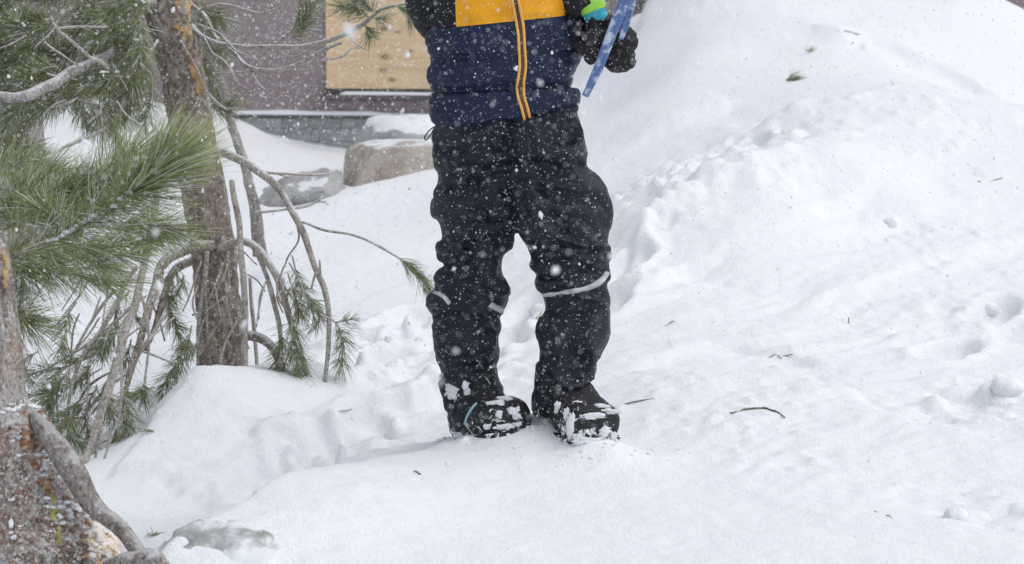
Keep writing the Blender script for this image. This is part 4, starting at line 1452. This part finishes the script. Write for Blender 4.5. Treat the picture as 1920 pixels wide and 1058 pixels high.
ribbon("reflective_strip", pants_bvh, [(1018, 553, 5), (1034, 552, 8), (1048, 549, 4), (1064, 547, 9), (1090, 543, 8), (1112, 536, 10), (1128, 525, 11), (1139, 510, 9)], M_REFL, pants)
ribbon("reflective_strip", pants_bvh, [(808, 546, 5), (820, 550, 7), (832, 557, 8), (843, 570, 8)], M_REFL, pants)
ribbon("reflective_strip", pants_bvh, [(918, 570, 10), (930, 577, 11), (942, 584, 9)], M_REFL, pants)

# jacket: torso
JL, JR = pair([(838, -150, 1048, -150), (806, -128, 1078, -128), (800, -95, 1086, -95), (805, -50, 1088, -50), (808, 0, 1086, 0), (806, 40, 1084, 40), (800, 78, 1084, 75), (803, 98, 1087, 98), (804, 105, 1087, 105), (799, 120, 1084, 118), (797, 142, 1080, 135), (801, 155, 1078, 148), (804, 161, 1080, 154), (801, 172, 1086, 166), (803, 190, 1086, 180), (808, 213, 1085, 194), (814, 233, 1079, 201), (820, 238, 1072, 206)])
acc = Acc()
acc.add(*loft_lr(JL, JR, 0.62, PY, None, 5, 60, 2.5))
# collar
acc.add(*superellipsoid(P(944, -170, PY + .01), (0.075, 0.07, 0.06), 2.4))
jm = remeshed(acc, 0.005, 2)
v, nn = get_vn(jm)
pxs = 960 + v[:, 0] / (K * v[:, 1])
pys = 529 + np.array([-(np.dot(q - CAM, UP)) / np.dot(q - CAM, FW) for q in v]) / K
seams = [-120, -40, 38, 102, 163, 236]
pyt = pys + (pxs - 960) * np.interp(pys, [0, 60, 160, 236], [0.10, 0.09, 0.045, 0.10])
b = np.zeros(len(v))
for s0, s1 in zip(seams[:-1], seams[1:]):
    t = np.clip((pyt - s0) / (s1 - s0), 0, 1)
    b = np.maximum(b, np.where((pyt >= s0) & (pyt <= s1), np.sqrt(np.maximum(0, np.sin(t * math.pi))), 0))
disp = 0.012 * b * (0.7 + 0.5 * vnoise(v * 7 + 3)) - 0.010 + 0.014 * fbm(v * np.array([11, 11, 20]) + 2, 3) + 0.003 * fbm(v * 40, 3)
crease = np.exp(-((pyt - 164) / 5) ** 2) * 0.010 + np.exp(-((pyt - 112 - 10 * np.sin(pxs * .02)) / 6) ** 2) * 0.004
disp = disp - crease
mid = np.exp(-((pxs - 978) / 22) ** 2)
disp = disp * (1 - 0.75 * mid) + 0.001 * mid
set_v(jm, v + nn * disp[:, None])
# cut the chest panel out along clean lines
bm = bmesh.new()
bm.from_mesh(jm)
def plane_through(p1, p2):
    """plane holding the lens-side line p1-p2 and the depth direction"""
    a, b = Vector(P(*p1, PY)), Vector(P(*p2, PY))
    return a, (b - a).cross(Vector((0, 1, 0))).normalized()
cuts = [plane_through((858, 49), (1063, 28)), plane_through((857, 60), (852, -110)), plane_through((1063, 60), (1066, -110))]
for a, nr in cuts:
    bmesh.ops.bisect_plane(bm, geom=bm.verts[:] + bm.edges[:] + bm.faces[:], plane_co=a, plane_no=nr, dist=1e-5)
bm.faces.ensure_lookup_table()
xl, xr = P(857, 0, PY)[0], P(1063, 0, PY)[0]
def part_of(f):
    c = f.calc_center_median()
    above = (c - cuts[0][0]).dot(Vector((0, 0, 1))) > (P(1063, 28, PY)[2] - P(858, 49, PY)[2]) / (xr - xl) * (c.x - cuts[0][0].x)
    a1 = (P(852, -110, PY)[0] - P(857, 60, PY)[0]) / (P(852, -110, PY)[2] - P(857, 60, PY)[2])
    a2 = (P(1066, -110, PY)[0] - P(1063, 60, PY)[0]) / (P(1066, -110, PY)[2] - P(1063, 60, PY)[2])
    left = P(857, 60, PY)[0] + a1 * (c.z - P(857, 60, PY)[2])
    right = P(1063, 60, PY)[0] + a2 * (c.z - P(1063, 60, PY)[2])
    inside = left < c.x < right
    if above and inside and c.y < PY:
        return 'panel'
    if above and not inside:
        return 'side'
    return 'body'
groups = {'panel': [], 'side': [], 'body': []}
for f in bm.faces:
    groups[part_of(f)].append([tuple(x.co) for x in f.verts])
bm.free()
def from_polys(name, polys, mat, parent, push=0.0):
    idx, V, F = {}, [], []
    for p in polys:
        f = []
        for c in p:
            k = (round(c[0], 5), round(c[1], 5), round(c[2], 5))
            if k not in idx:
                idx[k] = len(V)
                V.append(c)
            f.append(idx[k])
        if len(set(f)) >= 3:
            F.append(f)
    return mesh_obj(name, V, F, mat, parent)
jacket = from_polys("jacket", groups['body'], M_NAVY, person)
chest = from_polys("chest_panel", groups['panel'], M_ORANGE, jacket)
chest["label"] = "orange chest panel"
xc_ = (xl + xr) / 2
from_polys("shoulder_panel", [q for q in groups['side'] if np.mean([c[0] for c in q]) < xc_], M_BLACK, jacket)
from_polys("shoulder_panel", [q for q in groups['side'] if np.mean([c[0] for c in q]) >= xc_], M_BLACK, jacket)
jac_bvh = BVHTree.FromPolygons([x.co.copy() for x in jm.vertices], [p.vertices[:] for p in jm.polygons])
ZK = [(950, -140), (957, -60), (965, -10), (970, 15), (975, 45), (978, 85), (979.5, 125), (976, 158), (977, 181), (984, 205), (990, 230)]
ribbon("zip", jac_bvh, [(x, y, 7) for x, y in ZK], M_ZIP, jacket, 8, 0.003, 3, 0.004)
for dx in (-5.4, 5.4):
    pts = []
    for c in catmull([np.array(k, float) for k in ZK], 8):
        p, nr = cast(jac_bvh, c[0] + dx, c[1], 0.004)
        pts.append(p)
    V, F = tube(np.array(pts), 0.0031, 8)
    mesh_obj("zip_piping", V, F, M_PIPE, jacket)
# black side panels of the lower body: colour boundary is a seam
pull = Acc()
pull.add(*superellipsoid(cast(jac_bvh, 990, 232, 0.006)[0], (0.006, 0.004, 0.012), 2.5, 12, 8))
pull.build("zip_pull", M_REFL, jacket)
# cord loop at the hip
lp = catmull([P(814, 238, PY - .02), P(804, 246, PY - .03), P(796, 258, PY - .03), P(799, 263, PY - .03), P(806, 255, PY - .03), P(813, 243, PY - .02)], 6)
V, F = tube(lp, 0.0013, 6)
mesh_obj("cord_loop", V, F, M_BLACK, jacket)

def padded_sleeve(name, pts, parent, mat, seed):
    path, r, (V, F) = ptube(pts, seed, 32, 10, 0.0)
    s = np.linspace(0, 1, len(path))
    c = np.repeat(path, 32, 0)
    t = np.repeat(s, 32)
    k = 1 + 0.06 * np.abs(np.sin(t * math.pi * 4)) + 0.10 * fbm(V * np.array([14, 14, 26]) + seed, 3)
    return mesh_obj(name, c + (V - c) * k[:, None], F, mat, parent)
padded_sleeve("sleeve", [(838, -125, 5.0, 92), (812, -70, 5.01, 98), (809, 0, 5.02, 92), (820, 34, 5.05, 84), (850, 54, 5.10, 76), (890, 66, 5.16, 66)], jacket, M_BLACK, 3.0)
padded_sleeve("sleeve", [(1048, -125, 5.0, 92), (1072, -80, 4.99, 90), (1080, -30, 4.97, 84), (1090, 8, 4.95, 72), (1098, 24, 4.94, 60)], jacket, M_BLACK, 5.0)
padded_sleeve("side_panel", [(1068, 10, 4.985, 40), (1074, 50, 4.97, 52), (1078, 80, 4.98, 44), (1076, 110, 5.0, 26)], jacket, M_BLACK, 8.0)

# mitten on the visible hand, gripping a blue strip
mit = Acc()
mit.add(*superellipsoid(P(1148, 84, 4.93), (0.040, 0.034, 0.044), 2.3))
mit.add(*superellipsoid(P(1162, 104, 4.915), (0.033, 0.030, 0.034), 2.4))
mit.add(*superellipsoid(P(1166, 84, 4.905), (0.028, 0.028, 0.036), 2.3))
mit.add(*superellipsoid(P(1127, 52, 4.94), (0.033, 0.033, 0.034), 2.2))
V, F = tube(catmull([P(1122, 58, 4.91), P(1110, 76, 4.895), P(1106, 98, 4.885), P(1116, 108, 4.875)], 6), [0.018] * 19, 16)
mit.add(V, F)
mm = remeshed(mit, 0.004, 4)
v, nn = get_vn(mm)
set_v(mm, v + nn * (0.006 * fbm(v * 38, 3) + 0.005 * (1 - np.abs(fbm(v * np.array([20, 20, 50]) + 3, 2)) * 3))[:, None])
mitten = link_mesh("mitten", mm, fabric_material("mitten_fabric", (0.014, 0.013, 0.015), 0.7, 0.5), person)
V, F = tube(catmull([P(1100, -8, 4.945), P(1108, 8, 4.94), P(1114, 22, 4.94)], 6), [0.025, .026, .026, .026, .026, .027, .027, .027, .027, .027, .027, .027, .026], 28, 0.22, 2.0)
mesh_obj("cuff", V, F, M_LIME, mitten)
V, F = tube(catmull([P(1114, 20, 4.94), P(1119, 32, 4.94), P(1125, 46, 4.94)], 6), [0.0275] * 6 + [.028] * 7, 28, 0.22, 3.0)
mesh_obj("cuff", V, F, M_CYAN, mitten)
# the other mitten, behind the back
mit = Acc()
mit.add(*superellipsoid(P(915, 74, 5.20), (0.045, 0.032, 0.034), 2.3))
mit.add(*superellipsoid(P(905, 92, 5.19), (0.018, 0.018, 0.028), 2.2))
link_mesh("mitten", remeshed(mit, 0.005, 3), M_BLACK, person)

# the body inside the clothes, with head and face above the frame
bd = Acc()
hx = P(944, -250, PY)
bd.add(*superellipsoid(hx, (0.074, 0.088, 0.105), 2.1))
bd.add(*superellipsoid(hx + np.array([0, -.012, -.045]), (0.056, 0.072, 0.062), 2.1))
bd.add(*superellipsoid(hx + np.array([0, -.092, -.012]), (0.012, 0.016, 0.022), 2.0))
for s in (-1, 1):
    bd.add(*superellipsoid(hx + np.array([s * .075, .01, -.005]), (0.012, 0.02, 0.03), 2.0))
V, F = tube(np.array([hx + [0, .01, -.08], hx + [0, .015, -.14], P(944, -110, PY + .01), P(944, 40, PY + .01), P(946, 200, PY + .01)]), [.045, .05, .085, .08, .085], 24)
bd.add(V, F)
for pts in ([(880, 230), (885, 480), (880, 700), (885, 780)], [(1020, 230), (1075, 480), (1062, 690), (1060, 760)]):
    V, F = tube(np.array([P(a, b, PY + .005) for a, b in pts]), [.05, .03, .022, .018], 16)
    bd.add(V, F)
for pts in ([(850, -100, 5.0), (812, 0, 5.02), (850, 54, 5.1), (905, 70, 5.18)], [(1036, -100, 5.0), (1080, -30, 4.97), (1110, 15, 4.94), (1140, 70, 4.93)]):
    V, F = tube(np.array([P(*q) for q in pts]), [.034, .024, .018, .012], 14)
    bd.add(V, F)
body = link_mesh("body", remeshed(bd, 0.006, 3), M_SKIN, person)
M_EYE = plain("eye", (0.03, 0.02, 0.015), 0.2)
for s in (-1, 1):
    ac = Acc()
    ac.add(*superellipsoid(hx + np.array([s * .03, -.078, .005]), (0.011, 0.008, 0.006), 2, 12, 8))
    ac.build("eye", M_EYE, body)
ac = Acc()
ac.add(*superellipsoid(hx + np.array([0, -.080, -.052]), (0.022, 0.006, 0.004), 2, 12, 8))
ac.build("mouth", plain("lips", (0.45, 0.18, 0.15)), body)
ac = Acc()
ac.add(*superellipsoid(hx + np.array([0, .01, .052]), (0.086, 0.098, 0.078), 2.3))
ac.build("hat", M_NAVY, person)

# ------------------------------------------------------------------ boots
def boot_material(name, z0):
    m = Mat(name, 0.65, 0.3)
    base = m.mix(m.noise(30, 4), (0.010, 0.010, 0.012), (0.030, 0.029, 0.031))
    z = m.sep(m.co)[2]
    hgt = m.math('DIVIDE', m.math('SUBTRACT', z, z0), 0.10, True)
    n1 = m.noise(42, 3, 0.5, None, 1.2)
    f = m.math('MULTIPLY', m.math('SUBTRACT', m.math('ADD', n1, m.math('MULTIPLY', m.noise(160, 3, 0.7), 0.12)), m.math('ADD', 0.525, m.math('MULTIPLY', hgt, 0.20))), 14.0, True)
    g = m.math('MULTIPLY', m.math('SUBTRACT', m.math('ADD', m.noise(22, 3, 0.5, m.mapping((1, 1, 1), (0, 0, 0.9))), m.math('MULTIPLY', m.noise(150, 3, 0.7), 0.12)), 0.71), 12.0, True)
    f = m.math('MAXIMUM', f, g)
    m.set('Base Color', m.mix(f, base, (0.84, 0.86, 0.89)))
    m.bump(m.math('ADD', m.math('MULTIPLY', f, 0.8), m.noise(90, 3)), 0.6, 0.005)
    return m.m

def boot(heel, toe, halfw, secs, shaft, seed):
    """heel/toe: sole points; secs: (t, width share, height) along the sole; shaft: list of (px,py,Y,width px)"""
    heel, toe = np.array(heel), np.array(toe)
    ax = toe - heel
    L = np.linalg.norm(ax)
    ax = ax / L
    side = np.cross(ax, [0, 0, 1])
    side /= np.linalg.norm(side)
    up = np.cross(side, ax)
    ac = Acc()
    V, F = [], []
    ns = 28
    c = catmull([np.array(s, float) for s in secs], 4)
    for t, wsh, h in c:
        for k in range(ns):
            a = 2 * math.pi * k / ns
            sx = math.copysign(abs(math.cos(a)) ** 0.72, math.cos(a)) * halfw * wsh
            sz = math.copysign(abs(math.sin(a)) ** 0.72, math.sin(a)) * h / 2 + h / 2
            V.append(heel + ax * L * t + side * sx + up * sz)
    m_ = len(c)
    for i in range(m_ - 1):
        for k in range(ns):
            a, b = i * ns + k, i * ns + (k + 1) % ns
            F.append((a, b, b + ns, a + ns))
    F.append(tuple(range(ns - 1, -1, -1)))
    F.append(tuple((m_ - 1) * ns + k for k in range(ns)))
    ac.add(V, F)
    path, r, (V2, F2) = ptube(shaft, seed, 28, 6, 0.0)
    ac.add(V2, F2)
    me = remeshed(ac, 0.004, 4)
    v, nn = get_vn(me)
    rel = (v - heel) @ up
    welt = np.exp(-((rel - 0.022) / 0.004) ** 2) * -0.003
    set_v(me, v + nn * (0.0035 * fbm(v * 30 + seed, 3) + welt)[:, None])
    o = link_mesh("boot", me, boot_material("boot_shell", float(min(heel[2], toe[2]))), person)
    # lugged sole
    sa = Acc()
    V, F = [], []
    for t, wsh, h in c:
        for k, (sx, sz) in enumerate(((-1.0, -.006), (1.0, -.006), (1.03, .012), (-1.03, .012))):
            V.append(heel + ax * (L * (t * 1.03 - .015)) + side * sx * halfw * wsh + up * sz)
    for i in range(m_ - 1):
        for k in range(4):
            a, b = i * 4 + k, i * 4 + (k + 1) % 4
            F.append((a, b, b + 4, a + 4))
    F.append((3, 2, 1, 0))
    F.append(tuple((m_ - 1) * 4 + k for k in range(4)))
    sa.add(V, F)
    so = sa.build("sole", boot_material("sole_rubber", float(min(heel[2], toe[2]))), o, False)
    bevel(so, 0.004)
    return o, (heel, ax, side, up, L)

SEC = [(0.0, .66, .075), (0.05, .84, .095), (0.2, .92, .125), (0.4, .92, .125), (0.58, 1.0, .100), (0.75, 1.04, .088), (0.88, .98, .080), (0.96, .80, .066), (1.0, .58, .046)]
b1, fr1 = boot(BOOT_A[0], BOOT_A[1], 0.059, SEC, [(884, 690, 5.03, 98), (890, 740, 5.03, 104), (898, 790, 5.03, 106)], 2.0)
b2_, fr2 = boot(BOOT_B[0], BOOT_B[1], 0.060, SEC, [(1054, 680, 4.98, 100), (1054, 725, 4.98, 108), (1056, 770, 4.985, 108)], 5.0)
bv1 = BVHTree.FromPolygons([x.co.copy() for x in b1.data.vertices], [p.vertices[:] for p in b1.data.polygons])
bv2 = BVHTree.FromPolygons([x.co.copy() for x in b2_.data.vertices], [p.vertices[:] for p in b2_.data.polygons])
M_STRIPE = plain("pale_blue_piping", (0.35, 0.55, 0.62), 0.5)
ribbon("boot_piping", bv1, [(872, 796, 4), (876, 782, 4), (884, 768, 4), (894, 756, 3)], M_STRIPE, b1, 6, .002, 2, .002)
# snow stuck to trousers and boots
def clump(bvh, px, py, wpx, hpx, parent, seed):
    c, nr = cast(bvh, px, py, 0.0)
    V, F = superellipsoid((0, 0, 0), (1, 1, 1), 2.6, 30, 20)
    V = V * (1 + 0.75 * fbm(V * 1.6 + seed, 3) + 0.35 * fbm(V * 5 + seed, 2))[:, None]
    V = V * np.array([wpx * K * 2.5, 0.006, hpx * K * 2.5])
    return mesh_obj("snow_clump", V + c, F, M_SNOW, parent)
for k, (x, y, w, h) in enumerate([(851, 729, 32, 34), (872, 722, 13, 15), (876, 734, 11, 12), (828, 708, 8, 14)]):
    clump(pants_bvh, x, y, w, h, pants, k * 3.3)
for k, (x, y, w, h) in enumerate([(930, 755, 30, 10), (944, 748, 30, 8), (962, 776, 24, 22), (936, 778, 12, 14), (915, 800, 14, 10), (945, 800, 30, 10), (966, 796, 22, 8)]):
    clump(bv1, x, y, w, h, b1, k * 2.3 + 40)
for k, (x, y, w, h) in enumerate([(1110, 780, 44, 9), (1140, 772, 34, 9), (1070, 800, 14, 44), (1062, 778, 10, 20), (1130, 812, 22, 14), (1105, 830, 50, 14), (1086, 822, 20, 20), (1128, 762, 26, 8), (1046, 765, 12, 18), (1150, 820, 10, 22)]):
    clump(bv2, x, y, w, h, b2_, k * 1.9 + 80)

ac = Acc()
for k in range(150):
    hp, tp = rs.choice((BOOT_A, BOOT_B))
    q = hp + (tp - hp) * rs.uniform(-.1, 1.15)
    x_, y_ = q[0] + rs.gauss(0, .07), q[1] + rs.gauss(-.02, .06)
    s = rs.uniform(.0012, .0045)
    V, F = superellipsoid((0, 0, 0), (1, 1, 1), 2.4, 7, 5)
    ac.add(V * (1 + .5 * fbm(V * 1.5 + k * 2.2, 2))[:, None] * s * np.array([1.3, 1, .8]) + np.array([x_, y_, gz(x_, y_) + s * .3]), F)
crumbs = ac.build("snow_crumbs", M_SNOW)
crumbs["kind"] = "stuff"
crumbs["label"] = "loose crumbs of snow kicked up around the boots"
crumbs["category"] = "snow crumbs"

# ------------------------------------------------------------------ the blue strip in the hand
strip = empty("plastic_strip", P(1097, 180, 4.87))
tag(strip, "flat blue plastic strip held upright in the black mitten", "plastic strip")
m = Mat("blue_plastic", 0.4, 0.45)
a = m.noise(40, 4, 0.6)
c = m.mix(a, (0.06, 0.115, 0.29), (0.13, 0.20, 0.40))
fr_ = m.ramp(m.noise(45, 5, 0.65), [(0.50, 0.0), (0.62, 1.0)])
c = m.mix(m.math('MULTIPLY', fr_, 0.7), c, (0.62, 0.68, 0.78))
m.set('Base Color', c)
M_BLUE = m.m
def bar(name, pts, parent, mat, thick=0.007):
    V, F = [], []
    n = len(pts)
    c2 = [np.array(P(a, b, Y)) for a, b, Y, w in pts]
    t = np.gradient(np.array(c2), axis=0)
    for i, (a, b, Y, w) in enumerate(pts):
        tt = t[i] / np.linalg.norm(t[i])
        sd = np.cross(tt, [0, 1, 0])
        sd /= np.linalg.norm(sd)
        dp = np.cross(sd, tt)
        h = w * K * Y / 2
        for sx, sy in ((-1, -.4), (-.6, -1), (0, -.55), (.6, -1), (1, -.4), (1, 1), (-1, 1)):
            V.append(c2[i] + sd * sx * h + dp * sy * thick / 2 * (1 if dp[1] > 0 else -1))
    for i in range(n - 1):
        for k in range(7):
            a, b = i * 7 + k, i * 7 + (k + 1) % 7
            F.append((a, b, b + 7, a + 7))
    F.append(tuple(range(6, -1, -1)))
    F.append(tuple((n - 1) * 7 + k for k in range(7)))
    o = mesh_obj(name, V, F, mat, parent, False)
    bevel(o, 0.0012)
    return o
bar("strip_body", [(1200, -90, 4.85, 20), (1178, -20, 4.855, 20), (1160, 30, 4.86, 21), (1141, 78, 4.862, 20), (1122, 128, 4.865, 18), (1108, 158, 4.868, 15), (1097, 181, 4.87, 13)], strip, M_BLUE)
bar("strip_rib", [(1204, -90, 4.862, 15), (1190, -20, 4.868, 15), (1180, 20, 4.87, 16), (1172, 50, 4.872, 14), (1164, 74, 4.874, 9)], strip, M_BLUE, 0.005)

# ------------------------------------------------------------------ twigs, needle tufts and snow clods on the ground
M_LITTER = bark_material("litter_bark", (0.10, 0.07, 0.05), (0.22, 0.165, 0.125), (0.36, 0.29, 0.22), None, 0, 3.0, 0.75)
def ground_twig(pts, w, label, lift=0.35):
    g = []
    for px, py in pts:
        q = on_ground(px, py)
        g.append(q + np.array([0, 0, w * K * q[1] * (rs.uniform(.15, .4) if w > 5 else rs.uniform(-.15, .35))]))
    c = catmull(g, 6)
    c = c + 0.003 * np.stack([vnoise(c * 60 + k * 7) for k in range(3)], 1)
    r = 0.6 * w * K * c[:, 1].mean() / 2 * np.interp(np.linspace(0, 1, len(c)), [0, .3, .8, 1], [.7, 1, .9, .5])
    V, F = tube(c, r, 7, 0.3, pts[0][0], True, 90)
    o = mesh_obj("twig", V, F, M_LITTER)
    return tag(o, label, "twig", "twigs lying on the snow")
ground_twig([(1370, 778), (1392, 771), (1415, 768), (1438, 768), (1455, 774), (1474, 788)], 7, "long arched brown twig on the snow right of the boots")
ground_twig([(1172, 758), (1195, 755), (1226, 749)], 6, "short brown twig just right of the forward boot")
ground_twig([(1440, 673), (1452, 668), (1466, 673)], 4, "small curved brown twig above the long arched twig, left of its neighbour")
ground_twig([(1468, 667), (1488, 667)], 4, "tiny straight brown twig above the long arched twig, right of its neighbour")
ground_twig([(1638, 960), (1652, 962), (1672, 972)], 4, "faint half-buried twig near the lower right corner")
ground_twig([(1832, 341), (1856, 341), (1880, 335)], 4, "straight dark twig on the upper right slope near the picture's edge")
ground_twig([(1566, 58), (1590, 60), (1612, 68)], 4, "reddish twig on the crest of the big drift")
ground_twig([(1800, 190), (1820, 193), (1845, 192)], 3, "dark twig in the crease between the two right-hand drifts")
ground_twig([(633, 772), (660, 771)], 3, "tiny reddish twig on the slope right of the tree mound")
ground_twig([(1245, 612), (1264, 604)], 4, "dark fleck of bark on the slope right of the knees")
q = on_ground(1591, 607)
V, F = tube(np.array([q + [0, 0, -.006], q + [0, 0, .006], q + [0.0006, 0, .016]]), [.0014, .0013, .001], 6, .2)
tag(mesh_obj("twig", V, F, M_LITTER), "thin stick poking upright out of the snow at right", "twig", "twigs lying on the snow")
ground_twig([(776, 884), (783, 888), (786, 893)], 6, "dark crumb of bark on the snow below the left boot")
def tuft(px, py, dirs, L, n, label, seed):
    q = on_ground(px, py)
    r = np.random.default_rng(seed)
    base = np.repeat(q[None] + [0, 0, .003], n, 0) + r.normal(size=(n, 3)) * [.006, .006, .001]
    d = np.array(dirs)[None] + r.normal(size=(n, 3)) * [.45, .35, .22]
    d[:, 2] = np.abs(d[:, 2]) * .9 + .05
    V, F = needle_arrays(base, d, L * r.uniform(.5, 1.1, n), np.full(n, .0016), np.tile([0, 0, -.25], (n, 1)) + r.normal(size=(n, 3)) * .08)
    o = build_needles("needle_tuft", V, F, M_NEEDLE, None)
    del o["kind"]
    return tag(o, label, "needle tuft", "fallen pine needle tufts")
tuft(1478, 152, (.8, -.2, .45), .085, 60, "larger green needle tuft lying on the upper right slope", 4)
tuft(1520, 98, (-.1, -.1, .5), .045, 26, "small grey-green needle tuft above the larger one on the right slope", 5)
tuft(282, 1008, (.7, .4, .1), .045, 18, "flattened needle tuft in the trough beside the gnarled trunk", 6)
tuft(288, 812, (-.3, -.2, .2), .045, 10, "sparse needle tuft on the left flank of the tree mound", 7)
tuft(1008, 600, (.5, .3, .4), .05, 14, "needle tuft on the snow between the legs", 8)

def clod(px, py, wpx, hpx, label, seed):
    q = on_ground(px, py + hpx * .4)
    s = K * q[1]
    V, F = superellipsoid((0, 0, 0), (1, 1, 1), 2.3, 26, 16)
    V = V * (1 + .22 * fbm(V * 1.6 + seed, 3) + .05 * fbm(V * 6 + seed, 2))[:, None] * np.array([wpx * s / 2, wpx * s / 2, hpx * s / 2])
    o = mesh_obj("snow_clod", V, F, M_SNOW)
    o.location = q + np.array([0, wpx * s * .25, hpx * s * .08])
    return tag(o, label, "snow clod", "loose lumps of snow on the right-hand slope")
clod(1796, 960, 46, 40, "round snow clod near the lower right corner, largest of the lumps", 1.1)
clod(1670, 414, 26, 24, "rounded snow clod alone on the upper right slope", 2.2)
clod(1856, 575, 34, 26, "small snow clod above the big block near the right edge", 3.3)
clod(1890, 720, 60, 44, "big block of snow cut by the right edge", 7.7)

# ------------------------------------------------------------------ falling snow
def flakes():
    V, F = [], []
    octa = np.array([[1, 0, 0], [-1, 0, 0], [0, 1, 0], [0, -1, 0], [0, 0, 1], [0, 0, -1]], float)
    of = np.array([[0, 2, 4], [2, 1, 4], [1, 3, 4], [3, 0, 4], [2, 0, 5], [1, 2, 5], [3, 1, 5], [0, 3, 5]])
    r = np.random.default_rng(5)
    allp, alls = [], []
    for y0, y1, dens, med, sig in ((1.9, 5.0, 6800, .00050, .42), (1.2, 2.4, 34, .0016, .40), (2.4, 5.0, 26, .0020, .35), (5.0, 8.0, 1500, .00085, .4), (8.0, 13.0, 600, .0014, .4)):
        vol = 0.0358 * 1.5 * (y1 ** 3 - y0 ** 3)
        n = int(vol * dens)
        Y = (r.random(n) * (y1 ** 3 - y0 ** 3) + y0 ** 3) ** (1 / 3)
        x = (r.random(n) - .5) * 1920 * K * 1.25 * Y
        py = (r.random(n) - .5) * 1058 * 1.2 + 529
        z = CAM[2] - Y * (math.tan(PITCH) + (py - 529) * K)
        allp.append(np.stack([x, Y, z], 1))
        alls.append(med * np.exp(sig * r.normal(size=n)))
    p = np.concatenate(allp)
    s = np.concatenate(alls)
    keep = p[:, 2] > base_height(p[:, 0], p[:, 1]) + .02
    p, s = p[keep], s[keep]
    bm = bmesh.new()
    bmesh.ops.create_icosphere(bm, subdivisions=2, radius=1.0)
    ico = np.array([v.co[:] for v in bm.verts])
    icof = np.array([[v.index for v in f.verts] for f in bm.faces])
    bm.free()
    allv, allf, off = [], [], 0
    for shape, sf, sel in ((octa, of, s < .0017), (ico, icof, s >= .0017)):
        pp, ss = p[sel], s[sel]
        n = len(pp)
        st = r.uniform(.7, 1.15, (n, 3)) * ss[:, None]
        st[:, 2] *= r.uniform(1.0, 1.9, n)
        lump = 1 + (0.22 * r.normal(size=(n, len(shape))) if len(shape) > 6 else np.zeros((n, len(shape))))
        Q = shape[None] * st[:, None, :] * np.clip(lump, .6, 1.5)[:, :, None]
        a = r.normal(0, .35, n)
        ca, sa = np.cos(a), np.sin(a)
        Qx = Q[:, :, 0] * ca[:, None] + Q[:, :, 2] * sa[:, None]
        Qz = -Q[:, :, 0] * sa[:, None] + Q[:, :, 2] * ca[:, None]
        Q = np.stack([Qx, Q[:, :, 1], Qz], -1) + pp[:, None, :]
        allv.append(Q.reshape(-1, 3))
        allf.append((np.arange(n)[:, None, None] * len(shape) + sf[None]).reshape(-1, 3) + off)
        off += n * len(shape)
        print("flakes", n)
    Qa = np.concatenate(allv)
    Fa = np.concatenate(allf).astype(np.int32)
    me = bpy.data.meshes.new("falling_snow")
    me.vertices.add(len(Qa))
    me.vertices.foreach_set('co', Qa.reshape(-1).astype(np.float32))
    me.loops.add(Fa.size)
    me.loops.foreach_set('vertex_index', Fa.ravel())
    me.polygons.add(len(Fa))
    me.polygons.foreach_set('loop_start', np.arange(0, Fa.size, 3, dtype=np.int32))
    me.update(calc_edges=True)
    m = Mat("snowflake", 0.7, 0.2)
    m.set('Base Color', m.mix(m.noise(2.0, 1), (0.96, 0.965, 0.97), (0.97, 0.975, 0.98)))
    tr = m.n.new("ShaderNodeBsdfTranslucent")
    tr.inputs[0].default_value = (0.97, 0.975, 0.98, 1)
    mx = m.n.new("ShaderNodeMixShader")
    mx.inputs[0].default_value = 0.5
    m.l.new(m.b.outputs[0], mx.inputs[1])
    m.l.new(tr.outputs[0], mx.inputs[2])
    m.l.new(mx.outputs[0], m.n["Material Output"].inputs['Surface'])
    o = link_mesh("falling_snow", me, m.m, None, True)
    o["kind"] = "stuff"
    o["label"] = "white snowflakes falling through the air"
    o["category"] = "snowflakes"
flakes()
